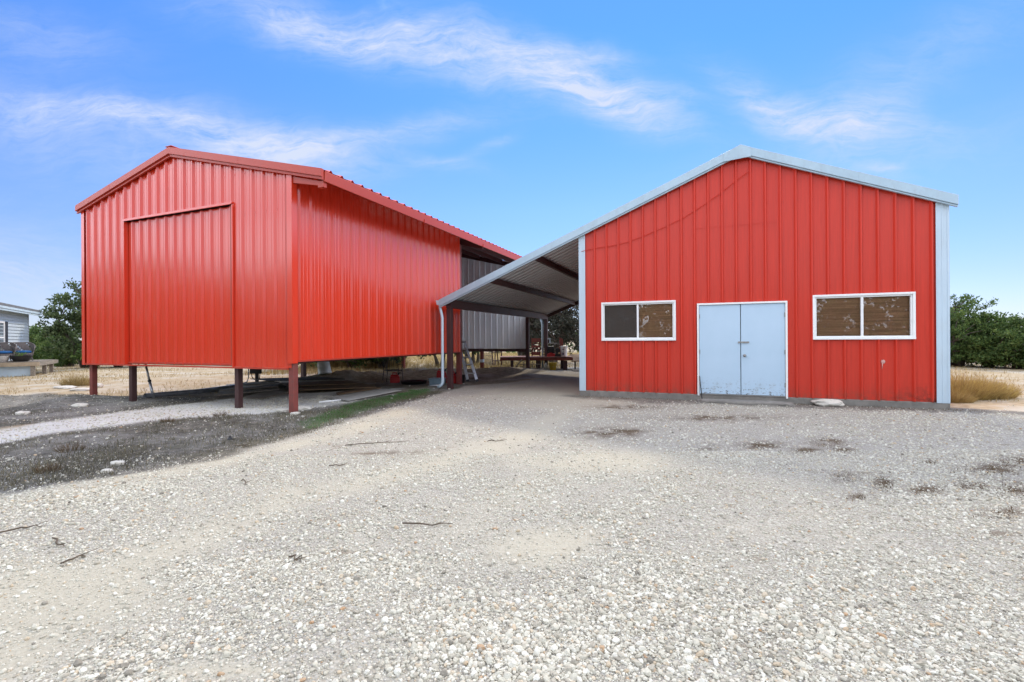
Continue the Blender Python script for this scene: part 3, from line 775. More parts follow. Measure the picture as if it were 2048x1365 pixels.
# ---------------- red shop with open carport under the same roof
RB = thing('metal_workshop', 'red metal workshop with pale trim, double doors, two windows and open carport roof', 'building', RO, -YR)
RWID, RLEN = 7.633, 9.75
RPK, RPZ, RSL = 3.824, 5.973, .4115
R0L, R1R = -4.215, 7.78
def rroof(u): return RPZ - RSL * abs(u - RPK)
ZS = .137
WL = (.555, 2.380, 1.437, 2.427); WR = (5.263, 7.107, 1.442, 2.432); DO = (2.864, 4.772, ZS - .02, 2.326)
mb = MB(); mb.box(-.04, RWID + .04, -.035, RLEN + .04, -.4, ZS - .001); mb.build('slab', M['concrete'], RB, bevel=.015)
mb = MB()
hole = lambda h_, i=.03: (h_[0] + i, h_[1] - i, h_[2] + i, h_[3] - i)
ribbed(mb, [(.02, 0)] + rib_profile(.137, RWID - .187, .3801, h=.050, foot=.036, top=.013, minor=False) + [(RWID - .02, 0)], const(ZS), lambda u: rroof(u) - .16, lambda s_, d, z: (s_, -d, z), [hole(WL), hole(WR), (DO[0] + .03, DO[1] - .03, -1, DO[3] - .03)], [RPK])
screws(mb, .02, RWID - .02, .3801, (.22, 1.2, 2.62, 3.6, 4.6), lambda s_, d, z: (s_, -d, z), [WL, WR, DO], lambda u: rroof(u) - .3, off=.06)
mb.build('front_wall', M['red_wall'], RB)
for u, sg in ((0, -1), (RWID, 1)):
    mb = MB(); ribbed(mb, rib_profile(.02, RLEN, .3, h=.026, foot=.03, top=.012, minor=False), const(ZS), const(rroof(u) - .10), lambda s_, d, z: (u + sg * d, s_, z))
    mb.build('side_wall', M['red_old'], RB)
mb = MB(); ribbed(mb, rib_profile(.02, RWID, .3, minor=False), const(ZS), lambda u: rroof(u) - .12, lambda s_, d, z: (s_, RLEN + d, z), (), [RPK])
mb.build('back_wall', M['red_old'], RB)
MB().box(.1, RWID - .1, 1.2, 1.25, ZS, 3.9).build('inner_wall', M['interior'], RB)
# corner trims with folded edges
for u0, u1 in ((-.03, .135), (RWID - .185, RWID + .03)):
    uu = (u0 + u1) / 2; zt = rroof(u0 if u0 < 1 else u1) - .14
    mb = MB(); mb.box(u0, u1, -.040, -.034, ZS - .012, zt)
    mb.box(u0, u0 + .022, -.050, -.041, ZS - .012, zt); mb.box(u1 - .03, u1, -.050, -.041, ZS - .012, zt)
    mb.box(uu - .012, uu + .012, -.047, -.041, ZS - .012, zt)
    if u0 > 1: mb.box(RWID + .031, RWID + .036, -.049, .12, ZS - .012, zt)
    else: mb.box(-.036, -.031, -.049, .12, ZS - .012, zt)
    mb.build('corner_trim', M['white_trim'], RB, bevel=.003)
# rake trims: pale trim with the duller reflected light put into its colour
M['rake_trim'] = pbr('trim_darkened_for_light', (.37, .49, .56), .34, 0, .07, 3, .05, 12, stretch=(1, 1, .5), dirt=(.28, .31, .33), dirt_amt=.35)
for a, b in ((R0L, RPK), (RPK, R1R)):
    mb = MB(); e = .012 if b == R1R else -.012
    rake(mb, a, b, rroof, -.150, -.118, 0.0, .195)
    rake(mb, a, b, rroof, -.117, -.060, .150, .232)
    rake(mb, a, b, rroof, -.125, -.118, .205, .236)
    for k in ((-2.1, 1.0) if a < 0 else (6.1,)): rake(mb, k, k + .10, rroof, -.154, -.1505, -.003, .20)
    mb.build('rake_trim', M['rake_trim'], RB, bevel=.006)
mb = MB()
mb.prism([(RPK - .36, -.156, rroof(RPK - .36) - .01), (RPK, -.156, RPZ + .006), (RPK + .22, -.156, rroof(RPK + .22) - .0), (RPK + .22, -.156, rroof(RPK + .22) - .215), (RPK - .36, -.156, rroof(RPK - .36) - .20)], (0, -.004, 0))
mb.build('peak_plate', M['rake_trim'], RB)
# roof sheet; underside shows over the carport
mb = MB()
pr = rib_profile(-.11, RLEN + .12, .06, pitch=.3048, h=.034, foot=.040, top=.020, minor=False)
for (v0, d0), (v1, d1) in zip(pr[:-1], pr[1:]):
    for a, b in ((R0L, RPK), (RPK, R1R)):
        mb.add([(a, v0, rroof(a) - d0 - .04), (b, v0, rroof(b) - d0 - .04), (b, v1, rroof(b) - d1 - .04), (a, v1, rroof(a) - d1 - .04)], [(0, 1, 2, 3)])
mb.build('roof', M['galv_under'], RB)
mb = MB()
mb.prism([(R0L - .10, -.15, rroof(R0L) - .01), (R0L + .03, -.15, rroof(R0L) - .02), (R0L + .03, -.15, rroof(R0L) - .15), (R0L - .07, -.15, rroof(R0L) - .15)], (0, RLEN + .25, 0))
gut = mb.build('gutter', M['white_trim'], RB, bevel=.01)
# carport frame
mb = MB(); mb.box(-4.06, -3.90, .02, RLEN - .05, rroof(-3.98) - .33, rroof(-3.98) - .085); mb.build('eave_beam', M['dark_steel'], RB)
for u in (-2.58, -1.23):
    mb = MB(); mb.box(u - .05, u + .05, -.04, RLEN - .06, rroof(u) - .24, rroof(u) - .085); mb.build('roof_beam', M['dark_steel'], RB)
mb = MB()
mb.prism([(-3.89, RLEN - .05, rroof(-3.89) - .10), (-.04, RLEN - .05, rroof(-.04) - .10), (-.04, RLEN - .05, rroof(-.04) - .27), (-3.89, RLEN - .05, rroof(-3.89) - .27)], (0, .08, 0))
mb.build('rear_rafter', M['dark_steel'], RB)
for v in (.10, RLEN - .14):
    p = Rw(-3.98, v); MB().box(-4.055, -3.905, v - .07, v + .07, gh(p) - .2, rroof(-3.98) - .331).build('carport_post', M['dark_steel'], RB, bevel=.01)
# downspouts
for (v, wd, foot) in ((-.02, .044, True), (RLEN - .12, .05, False)):
    zt = rroof(R0L) - .14; u0 = -4.24; u1 = -4.17; zb = gh(Rw(u1, v))
    pts = [(u0, v, zt), (u0 + .005, v, zt - .12), (u0 + .05, v, zt - .28), (u1, v, zt - .40), (u1, v, zb + .22), (u1 - .03, v - .02, zb + .13), (u1 - .13, v - .05, zb + .06)] if foot else [(u0, v, zt), (u1, v, zt - .35), (u1, v, zb + .05)]
    MB().tube(pts, wd, 8).build('downspout', M['white_trim'], gut, smooth=True)
# windows
def window(W, left_screen):
    u0, u1, z0, z1 = W; t = .045
    fr = MB()
    fr.box(u0, u1, -.060, -.002, z1 - t, z1); fr.box(u0, u1, -.066, -.002, z0, z0 + t)
    fr.box(u0, u0 + t, -.056, -.002, z0 + t, z1 - t); fr.box(u1 - t, u1, -.056, -.002, z0 + t, z1 - t)
    wo_ = fr.build('window', M['white_frame'], RB, bevel=.004)
    i0, i1, j0, j1 = u0 + t, u1 - t, z0 + t, z1 - t; s_ = .032; mid = (i0 + i1) / 2
    sa = MB()
    sa.box(i0 + .001, i1 - .001, -.030, .03, j1 - s_, j1 - .001); sa.box(i0 + .001, i1 - .001, -.034, .03, j0 + .001, j0 + s_)
    sa.box(i0 + .001, i0 + s_, -.028, .03, j0 + s_, j1 - s_); sa.box(i1 - s_, i1 - .001, -.028, .03, j0 + s_, j1 - s_)
    sa.box(mid - .022, mid + .022, -.031, .03, j0 + s_, j1 - s_)
    sa.build('sash', M['white_frame'], wo_, bevel=.003)
    for a, b, v in ((i0 + s_, mid - .022, .006), (mid + .022, i1 - s_, .012)):
        MB().box(a + .001, b - .001, v, v + .004, j0 + s_ + .001, j1 - s_ - .001).build('pane', M['glass'], wo_)
    if left_screen:
        MB().box(i0 + s_, mid - .022, -.006, -.004, j0 + s_, j1 - s_).build('insect_screen', M['screen_mesh'], wo_)
    MB().box(i0 - .01, i1 + .01, .075, .080, j0 - .01, j1 + .01).build('blind', M['blind'], wo_)
    return wo_
def screen_mat():
    m = bpy.data.materials.new('insect_screen_mesh'); m.use_nodes = True
    t = m.node_tree; t.nodes.clear(); q = G(t)
    d = q.n('ShaderNodeBsdfDiffuse'); d.inputs[0].default_value = (.10, .088, .078, 1); tr = q.n('ShaderNodeBsdfTransparent'); tr.inputs[0].default_value = (.8, .8, .8, 1)
    mx = q.n('ShaderNodeMixShader'); mx.inputs[0].default_value = .42; t.links.new(tr.outputs[0], mx.inputs[1]); t.links.new(d.outputs[0], mx.inputs[2])
    o = q.n('ShaderNodeOutputMaterial'); t.links.new(mx.outputs[0], o.inputs[0]); return m
M['screen_mesh'] = screen_mat()
window(WL, True); window(WR, False)
# double doors
u0, u1, z0, z1 = DO
fr = MB(); t = .042
fr.box(u0, u1, -.058, .05, z1 - t, z1); fr.box(u0, u0 + t, -.054, .05, ZS - .03, z1 - t); fr.box(u1 - t, u1, -.054, .05, ZS - .03, z1 - t)
fr.build('door_frame', M['white_frame'], RB, bevel=.004)
mid = (u0 + u1) / 2 - .005
for a, b, hx in ((u0 + t + .006, mid - .008, u0 + t + .012), (mid + .008, u1 - t - .006, u1 - t - .012)):
    d_ = MB().box(0, b - a, 0, .045, 0, z1 - t - .008 - ZS - .025).build('door', M['door'], RB, bevel=.004, loc=(a, -.025, ZS + .025))
    for hz_ in (.2, .95, 1.8):
        hb = MB(); hb.tube([(hx - a, -.012, hz_), (hx - a, -.012, hz_ + .10)], .010, 8); hb.build('hinge', M['steel_dull'], d_)
    if a > mid:
        k = MB(); k.tube([(.075, 0, .915), (.075, -.012, .915)], .034, 14); k.tube([(.075, -.012, .915), (.075, -.04, .915)], .012, 10); k.tube([(.075, -.038, .915), (.075, -.062, .915), (.075, -.07, .915)], [.024, .03, .018], 14)
        k.build('door_knob', M['steel_dull'], d_, smooth=True)
        k = MB(); k.box(-.02, .17, -.010, -.001, 1.205, 1.245); k.tube([(-.05, -.018, 1.225), (.16, -.018, 1.225)], .009, 8); k.tube([(.10, -.018, 1.225), (.10, -.05, 1.215)], .007, 8); k.box(-.065, -.03, -.026, -.001, 1.205, 1.245)
        k.build('slide_bolt', M['steel_dull'], d_)
MB().box(u0 + t, u1 - t, -.05, .10, ZS - .0005, ZS + .022).build('threshold', M['steel_dull'], RB)
MB().box(u0 + .02, u1 - .02, .11, .13, ZS, z1 + .1).build('door_backing', M['black'], RB)
# painted-over cable and its clips, sheet lap line, paint blob
def on_front(x, y):
    """wall-plane point (u, z) from a picture position"""
    a, b = ray(x, y); n_ = Vector((math.sin(YR), math.cos(YR))); o2 = Vector((RO[0], RO[1]))
    Yd = n_.dot(o2) / (n_[0] * a + n_[1])
    P = Vector((a * Yd, Yd)) - o2
    return P[0] * math.cos(YR) - P[1] * math.sin(YR), CAM_H + b * Yd
cpts = [on_front(x, y) for x, y in ((1164, 504), (1188, 498), (1222, 493), (1256, 485), (1292, 471), (1330, 455), (1368, 436), (1406, 412), (1440, 388), (1470, 364), (1494, 346), (1500, 345), (1500, 322))]
MB().tube([(a, -.036 if i else -.056, b) for i, (a, b) in enumerate(cpts)], .0075, 6).build('cable', M['red_old'], RB, smooth=True)
l0, l1, l2 = on_front(1390, 458), on_front(1554, 444), on_front(1557, 330)
mb = MB(); mb.bar((l0[0], -.031, l0[1]), (l1[0], -.031, l1[1]), .004, .006)
mb.build('conduit', M['red_old'], RB)  # thin bar drawn for the sheet lap line
b0 = on_front(1766, 724)
mb = MB(); mb.tube([(b0[0], -.0015, b0[1]), (b0[0], -.008, b0[1])], [.045, .028], 12); mb.tube([(b0[0] - .012, -.004, b0[1] - .02), (b0[0] - .02, -.004, b0[1] - .16)], [.013, .004], 6)
mb.build('paint_splash', pbr('pale_paint_splash', (.62, .35, .30), .6), RB, smooth=True)

# ================================================================== loose things around the buildings
def rock_mesh(name, size, seed, mat='rock', sub=2, rough=.28):
    v, f = ico(sub); r_ = np.random.default_rng(seed)
    off = r_.random(3) * 50
    k = np.array([1 + rough * (mnoise.noise(Vector(p * 1.3 + off)) + .5 * mnoise.noise(Vector(p * 3.1 + off))) for p in v])
    v = v * k[:, None]
    v = np.sign(v) * np.abs(v) ** .85 * np.array(size)
    o = np_mesh(name, v, f, M[mat], smooth=False)
    return o
def put(o, px_, py_, dz=0.0, rz=0.0, tilt=(0, 0)):
    p = gpz(px_, py_); o.location = (p[0], p[1], gh(p) + dz); o.rotation_euler = (tilt[0], tilt[1], rz); return o
tag(put(rock_mesh('rock', (.30, .16, .085), 3), 1656, 812, .06, -.35), 'big flat pale limestone rock lying by the workshop wall below the right window', 'rock')
ROCKS = [(131, 777, .42, .20, .06, 'broad flat limestone slab in the dry field, left of the first post'), (166, 781, .30, .2, .06, 'cracked white slab of rock directly behind the first post'), (196, 775, .17, .12, .09, 'bright white rock in the dry grass just right of the leftmost post'),
         (160, 813, .20, .11, .055, 'oval white stone lying on the dark dirt mound at the left'), (45, 829, .13, .09, .05, 'pale stone at the lower edge of the dirt mound'), (235, 930, .075, .05, .04, 'round white stone at the edge of the dead weeds'), (213, 945, .06, .045, .03, 'small white stone where weeds meet the gravel drive'),
         (566, 824, .13, .10, .05, 'white stone at the left foot of the corner post'), (606, 819, .16, .10, .055, 'white lump of caliche at the right foot of the corner post'), (590, 829, .09, .06, .035, 'chipped white stone in front of the corner post')]
for i, (x, y, a, b, c, lab) in enumerate(ROCKS):
    tag(put(rock_mesh('rock', (a, b, c), 20 + i), x, y, c * .35, rng.uniform(-.4, .4)), lab, 'rock', 'pale rocks on the ground')
for i in range(32):
    x = rng.uniform(600, 930); y = 832 - (x - 560) * .17 + rng.normal(0, 9)
    if i > 18: x = rng.uniform(20, 480); y = 905 - x * .14 + rng.normal(0, 30)
    s_ = rng.uniform(.016, .036) * (1.0 if i <= 18 else .7)
    tag(put(rock_mesh('stone', (s_ * 1.3, s_, s_ * .7), 60 + i, sub=1), x, y, s_ * .3, rng.uniform(0, 3)), 'small white stone scattered in the strip of weeds beside the drive', 'stone', 'small white stones in the weeds')
TW = [((0, 1068), (85, 1055), 'dark crooked stick at the left edge of the gravel'), ((105, 1082), (128, 1098), 'short forked twig near the left edge of the gravel'), ((133, 1126), (170, 1117), 'thin twig on the sandy patch at the left'), ((660, 934), (690, 933), 'short dark stick with knots on the middle of the drive'),
      ((805, 1052), (905, 1054), 'long crooked twig in the middle of the gravel'), ((576, 1120), (602, 1125), 'short dark stub of stick amid the pebbles'), ((690, 893), (820, 884), 'long pale stalk lying along the drive'), ((470, 893), (500, 894), 'small dark twig at the drive edge by the weeds'), ((975, 886), (1014, 882), 'bent twig on the drive before the carport'), ((484, 963), (494, 972), 'small brown twisted twig left of centre on the gravel')]
for (a, b, lab) in TW:
    p, q_ = gpz(*a), gpz(*b); pts = []
    for t in np.linspace(0, 1, 6):
        c = p.lerp(q_, t); c = c + Vector((0, rng.normal(0, .018), .012 + abs(rng.normal(0, .008)))); c[2] += 0.0; pts.append(c)
    mb = MB(); mb.tube(pts, [.006, .0065, .006, .005, .004, .0025], 6)
    k = pts[3]; mb.tube([k, k + (q_ - p).normalized() * .09 + Vector((0, .05, .015))], [.0035, .0015], 5)
    tag(mb.build('twig', M['twig'], smooth=True), lab, 'twig', 'twigs on the gravel')
p = gpz(460, 880)
mb = MB(); mb.lathe([(.040, -.005), (.038, .012), (.022, .03), (.014, .06), (.001, .064)], (0, 0, 0), 14)
tag(mb.build('plastic_cone', M['black'], loc=p), 'small black plastic cone on the edge of the drive', 'cone')
# rough concrete step at the double doors
v, f = ico(3)
k = np.array([1 + .10 * mnoise.noise(Vector(q_ * 4)) for q_ in v]); v = np.sign(v) * np.abs(v) ** .45 * k[:, None] * np.array((1.0, .22, .055))
o = np_mesh('door_step', v, f, M['concrete']); pp = Rw(3.85, -.27); o.location = (pp[0], pp[1], gh(pp) + .01); o.rotation_euler = (0, 0, -YR)
tag(o, 'rough broken concrete step in front of the double doors', 'step')
a_, b_ = on_front(1399, 752), on_front(1404, 789)
tag(MB().tube([Rw(a_[0], -.075, a_[1]), Rw(b_[0], -.16, .03)], [.010, .012], 8).build('rod', M['black']), 'thin black rod leaning against the left side of the door frame', 'rod')

# ---------------- under the raised building
def can(name, label, cat, px_, py_, prof, mat, tilt=(0, 0), group=None, rz=0, hollow=True):
    t = thing(name, label, cat, (0, 0, 0), 0, group)
    p = gpz(px_, py_); t.location = (p[0], p[1], gh(p)); t.rotation_euler = (tilt[0], tilt[1], rz)
    if hollow: prof = prof + [(prof[-1][0] * .94, prof[-1][1]), (prof[0][0] * .93, .02), (.001, .02)]
    MB().lathe([(.001, 0)] + prof, n=24).build('body', M[mat], t, smooth=True)
    return t
t = can('trash_can', 'grey ribbed metal bin standing tilted without lid under the building', 'bin', 650, 761, [(.245, 0), (.25, .03), (.235, .06), (.225, .3), (.232, .31), (.22, .33), (.205, .60), (.22, .62), (.22, .65)], 'galv', (R(-4), R(-9)))
MB().tube([(.235, -.06, .42), (.28, -.05, .44), (.28, .05, .44), (.235, .06, .42)], .010, 6).build('handle', M['steel_dull'], t)
def gas_can(label, px_, py_, sc, rz, tone='red_plastic'):
    t = thing('fuel_can', label, 'fuel can', group='red fuel cans'); p = gpz(px_, py_); t.location = (p[0], p[1], gh(p)); t.rotation_euler = (0, 0, rz); t.scale = (sc, sc, sc)
    mb = MB(); mb.box(-.19, .19, -.11, .11, 0, .27); mb.prism([(-.19, -.09, .27), (.19, -.09, .27), (.12, -.06, .34), (-.16, -.06, .34)], (0, .16, 0))
    mb.build('body', M[tone], t, bevel=.03)
    MB().tube([(-.10, 0, .33), (-.09, 0, .41), (.06, 0, .41), (.08, 0, .33)], .018, 8).build('handle', M[tone], t, smooth=True)
    MB().tube([(.12, 0, .32), (.16, 0, .38), (.23, 0, .44)], [.028, .022, .014], 8).build('spout', M['black'], t, smooth=True)
    return t
gas_can('dark red fuel can under the building, in front of the wire chair', 790, 766, .85, .2)
gas_can('red fuel can behind the white downspout beside the carport post', 883, 759, .95, .1)
gas_can('bright red fuel can standing between the two dark posts', 905, 767, 1.0, -.5)
# wire garden chair
t = thing('garden_chair', 'black wire garden chair standing in the shade under the building', 'chair'); p = gpz(785, 764); t.location = (p[0] - .05, p[1] + .25, gh(p) - .03); t.rotation_euler = (0, 0, .5)
mb = MB()
for k in range(7): mb.tube([(-.26, -.26 + k * .087, .43), (.26, -.26 + k * .087, .43)], .006, 5)
for k in range(7): mb.tube([(-.26 + k * .087, -.26, .425), (-.26 + k * .087, .26, .425)], .006, 5)
mb.tube([(-.27, -.27, .43), (.27, -.27, .43), (.27, .27, .43), (-.27, .27, .43), (-.27, -.27, .43)], .014, 6)
mb.build('seat', M['black'], t)
mb = MB(); mb.tube([(-.27, .27, .43), (-.27, .33, .72), (-.15, .36, .85), (.15, .36, .85), (.27, .33, .72), (.27, .27, .43)], .014, 6)
for k in range(6): mb.tube([(-.2 + k * .08, .27, .43), (-.2 + k * .08, .355, .84)], .006, 5)
mb.build('backrest', M['black'], t)
for sx in (-1, 1):
    MB().tube([(sx * .27, .25, .62), (sx * .29, -.2, .64), (sx * .27, -.27, .43)], .013, 6).build('armrest', M['black'], t)
    for sy in (-1, 1): MB().tube([(sx * .26, sy * .26, .43), (sx * .30, sy * .30, 0)], .014, 6).build('leg', M['black'], t)
t = can('pit_shade_dish', 'low black dish standing in for a shadowed pit beside the dark red fuel can', 'tub', 828, 768, [(.40, 0), (.46, .10), (.475, .105)], 'black')  # black dish added for the dark of a shadowed pit
def sheet(label, corners, h, th, mat, group='old boards lying under the building'):
    ps = [gpz(*c) for c in corners]; z0 = max(gh(p) for p in ps) * .5 + .5 * min(gh(p) for p in ps) + h
    mb = MB(); pts = [Vector((p[0], p[1], z0 + (i % 2) * .006)) for i, p in enumerate(ps)]
    mb.prism([tuple(p) for p in pts], (0, 0, th))
    return tag(mb.build('board', M[mat]), label, 'board', group)
sheet('pale grey board lying flat nearest the drive', ((655, 799), (695, 805), (803, 785), (765, 782)), .035, .018, 'sheet_grey')
sheet('brown plywood strip lying behind the pale grey board', ((672, 789), (675, 793), (762, 779), (745, 777)), .03, .02, 'wood_brown')
sheet('wide brown plywood sheet at the right end of the pile', ((596, 782), (598, 787), (752, 780), (726, 773)), .07, .022, 'wood_brown')
sheet('long brown plywood sheet lying on top of the pile', ((560, 776), (575, 781), (722, 776), (695, 770)), .12, .02, 'wood_brown')
sheet('dark damp plywood sheet at the back of the pile', ((500, 769), (540, 774), (690, 770), (640, 765)), .16, .02, 'wood_dark')
sheet('grey weathered board at the front left of the pile', ((484, 798), (520, 801), (578, 789), (545, 783)), .03, .02, 'wood_grey')
sheet('narrow grey plank pointing left out of the pile', ((428, 795), (430, 797), (560, 784), (556, 782)), .05, .03, 'wood_grey')
sheet('second narrow plank crossing the pile behind the third post', ((440, 787), (442, 790), (556, 780), (550, 778)), .09, .03, 'wood_grey')
sheet('grey board lying under the electrical box', ((470, 778), (490, 782), (560, 775), (540, 771)), .13, .03, 'wood_grey')
p, q_ = gpz(638, 807), gpz(682, 803)
tag(MB().tube([p + Vector((0, 0, .025)), q_ + Vector((0, 0, .03))], .022, 8).build('pipe', M['pvc'], smooth=True), 'short white plastic pipe lying beside the pale board', 'pipe')
for (a, b, r_, lab) in (((290, 797), (436, 784), .062, 'thick grey steel pipe lying under the building, nearest the gravel strip'), ((335, 793), (455, 777), .045, 'thinner grey pipe lying behind the thick one'), ((400, 785), (475, 773), .035, 'thin dark pipe end at the back of the pipes')):
    p, q_ = gpz(*a), gpz(*b); mb = MB(); mb.tube([p + Vector((0, 0, r_)), q_ + Vector((0, 0, r_))], r_, 12, cap=False)
    mb.tube([p + Vector((0, 0, r_)), q_ + Vector((0, 0, r_))], r_ * .88, 12, cap=False)
    tag(mb.build('pipe', M['grey_pipe'], smooth=True), lab, 'pipe', 'grey pipes under the building')
p = gpz(307, 796); q_ = at(291, 728, p[1] + .05)
t = thing('prop_pole', 'aluminium telescopic pole leaning up under the floor of the building', 'pole', p)
d_ = q_ - p
MB().tube([(0, 0, 0), tuple(d_ * .5)], .030, 10).build('tube', M['alu'], t, smooth=True)
MB().tube([tuple(d_ * .48), tuple(d_)], .024, 10).build('inner_tube', M['alu'], t, smooth=True)
MB().tube([tuple(d_ * .47), tuple(d_ * .52)], .040, 10).build('clamp', M['black'], t)
p = gpz(514, 770)
t = thing('electrical_box', 'black electrical box on a short post under the floor', 'electrical box', (p[0], p[1], gh(p)))
MB().box(-.05, .05, -.03, .03, 0, .62).build('post', M['black'], t)
MB().box(-.19, .19, -.11, -.031, .38, .85).build('box', M['black'], t, bevel=.012)
for sx, e in ((-1, .10), (1, .12)):
    MB().tube([(sx * .14, -.07, .38), (sx * .13, -.07, .28), (sx * e, -.06, .22), (sx * .05, -.04, .17)], .014, 6).build('cable', M['black'], t, smooth=True)
p = gpz(483, 772); q_ = at(497, 734, p[1] + .1)
tag(MB().tube([p + Vector((-.5, 0, .03)), p + Vector((-.05, 0, .06)), Vector((q_[0] - .05, q_[1], p[2] + .12)), Vector((q_[0], q_[1], p[2] + .28)), q_], .017, 8).build('conduit', M['grey_pipe'], smooth=True), 'thin bent grey conduit rising from the ground under the floor', 'conduit')

# ---------------- carport clutter
p = gpz(876, 772)
t = thing('plastic_tub', 'blue grey plastic tub at the foot of the white downspout', 'tub', (p[0] - .05, p[1] + .15, gh(p)), -YR)
mb = MB(); mb.add([(-.19, -.14, 0), (.19, -.14, 0), (.19, .14, 0), (-.19, .14, 0), (-.22, -.17, .22), (.22, -.17, .22), (.22, .17, .22), (-.22, .17, .22), (-.205, -.155, .22), (.205, -.155, .22), (.205, .155, .22), (-.205, .155, .22), (-.18, -.13, .02), (.18, -.13, .02), (.18, .13, .02), (-.18, .13, .02)],
                     [(0, 3, 2, 1), (0, 1, 5, 4), (1, 2, 6, 5), (2, 3, 7, 6), (3, 0, 4, 7), (4, 5, 9, 8), (5, 6, 10, 9), (6, 7, 11, 10), (7, 4, 8, 11), (8, 9, 13, 12), (9, 10, 14, 13), (10, 11, 15, 14), (11, 8, 12, 15), (12, 13, 14, 15)])
mb.build('body', M['blue_grey'], t, bevel=.006)
MB().box(-.24, .24, -.19, .19, .2205, .235).build('rim', M['blue_grey'], t, bevel=.005)
p = gpz(872, 773)
mb = MB(); mb.prism([(-.25, -.05, .01), (-.02, -.12, .02), (.22, -.06, .01), (.10, .04, .05), (-.12, .05, .03)], (.0, .0, .008))
tag(mb.build('scrap_sheet', M['pvc'], loc=(p[0], p[1], gh(p))), 'crumpled white plastic scrap on the ground below the downspout', 'scrap')
can('pail', 'small black pail behind the second dark post', 'pail', 924, 766, [(.09, 0), (.115, .26), (.12, .27)], 'black')
# ladder: A-frame of telescoping aluminium rails
t = thing('ladder', 'aluminium folding ladder standing open beside the posts of the carport', 'ladder')
f1, f2 = gpz(936, 764), gpz(953, 763.5); f2 = Vector((f2[0] + .03, f2[1], f2[2])); top = at(923, 684, f1[1] + .55)
r1, r2 = gpz(900, 743), gpz(911, 743); r1 = Vector((f1[0] - .48, f1[1] + 1.05, 0)); r2 = r1 + Vector((.33, .04, 0))
tw = .15; ta, tb = top + Vector((-.09, 0, 0)), top + Vector((tw - .04, .02, 0))
for (a, b) in ((f1, ta), (f2, tb)):
    MB().bar(a.lerp(b, .42), b, .075, .035, (0, 1, 0)).build('rail', M['alu'], t, bevel=.004)
    lo = MB().bar(a, a.lerp(b, .52), .10, .045, (0, 1, 0)).build('lower_rail', M['alu'], t, bevel=.004)
    MB().bar(a - Vector((0, 0, .005)), a.lerp(b, .05), .11, .055, (0, 1, 0)).build('foot', M['black'], lo)
for a, b in ((r1, ta), (r2, tb)):
    MB().bar(a, b + Vector((0, .03, 0)), .05, .03, (0, 1, 0)).build('rear_rail', M['alu'], t)
for k in (.20, .42, .60, .80): MB().tube([f1.lerp(ta, k), f2.lerp(tb, k)], .032, 8).build('rung', M['steel_dull'], t)
for k in (.3, .55, .78): MB().tube([r1.lerp(ta, k), r2.lerp(tb, k)], .02, 8).build('rear_rung', M['steel_dull'], t)
MB().tube([ta + Vector((-.05, .0, 0)), tb + Vector((.05, 0, 0))], .04, 10).build('hinge', M['steel_dull'], t)

# ---------------- equipment beyond the carport
BY = 22.5
def bx(px0, px1, py0, py1, Y, dy, mb=None):
    """box standing at depth Y whose front face spans the given picture rectangle"""
    a, b = at(px0, py1, Y), at(px1, py0, Y)
    mb = mb or MB(); mb.box(a[0], b[0], Y, Y + dy, a[2], b[2]); return mb
zb = gh((.5, BY)) - .1
t = thing('flatbed_platform', 'long low rusty red steel platform behind the carport', 'platform')
bx(1000, 1146, 716, 722, BY, 1.5).build('deck_frame', M['rust_red'], t, bevel=.01)
a, b = at(1000, 716, BY), at(1146, 716, BY)
MB().box(a[0], b[0], BY + .02, BY + 1.48, a[2] + .002, a[2] + .03).build('deck', pbr('dusty_pink_planks', (.30, .17, .14), .9, 0, .25, 3, .2), t)
for x0, x1 in ((1021, 1027), (1075, 1082), (1127, 1135)):
    c = at(x0, 722, BY); d2 = at(x1, 722, BY); MB().box(c[0], d2[0], BY + .05, BY + .2, zb, c[2]).build('leg', M['dark_steel'], t)
    MB().box(c[0], d2[0], BY + 1.3, BY + 1.45, zb, c[2]).build('leg', M['dark_steel'], t)
t = thing('slatted_rack', 'dark red slatted rack standing upright on the steel platform', 'rack')
for x0, x1, y0, y1 in ((1063, 1065, 677, 716), (1079, 1081, 677, 716)): bx(x0, x1, y0, y1, BY + .7, .06).build('upright', M['rust_red'], t)
for y0, y1 in ((677, 685), (686.5, 688), (691, 696), (698, 700), (704, 711)): bx(1063.5, 1080.5, y0, y1, BY + .66, .035).build('slat', M['rust_red'], t)
t = thing('rail_frame', 'low pipe frame with slanted end bar before the steel platform', 'frame')
p, q_ = at(1025, 743, BY - .3), at(1044, 719, BY - .25); MB().bar(p, q_, .05, .05).build('brace', M['wood_grey'], t)
for y0, x0, x1 in ((729, 1036, 1083), (738, 1030, 1083)): MB().tube([at(x0, y0, BY - .28), at(x1, y0, BY - .28)], .022, 6).build('rail', M['wood_grey'], t)
for x0 in (1048, 1066): MB().tube([at(x0, 723, BY - .24), at(x0 - 2, 741, BY - .24)], .022, 6).build('upright', M['wood_grey'], t)
t = thing('work_table', 'small work table with thin pale top on the steel platform', 'table')
bx(1091, 1114, 686.5, 688, BY + .8, .7).build('tabletop', M['steel_dull'], t)
for x0 in (1092, 1112): bx(x0, x0 + 1.5, 688, 716, BY + .82, .04).build('leg', M['black'], t)
t = thing('bird_box', 'small open white box with red inside on the work table', 'box')
for r_ in ((1090, 1101, 677, 679), (1099, 1101, 679, 686.4), (1090, 1092, 679, 686.4)): bx(*r_, BY + .85, .3).build('panel', M['white_trim'], t)
bx(1092, 1099, 680, 686.4, BY + 1.1, .03).build('inside', M['rust_red'], t)
t = thing('garden_machine', 'small black machine with red cover and wheels on the platform', 'machine')
c = at(1104, 714, BY + .25)
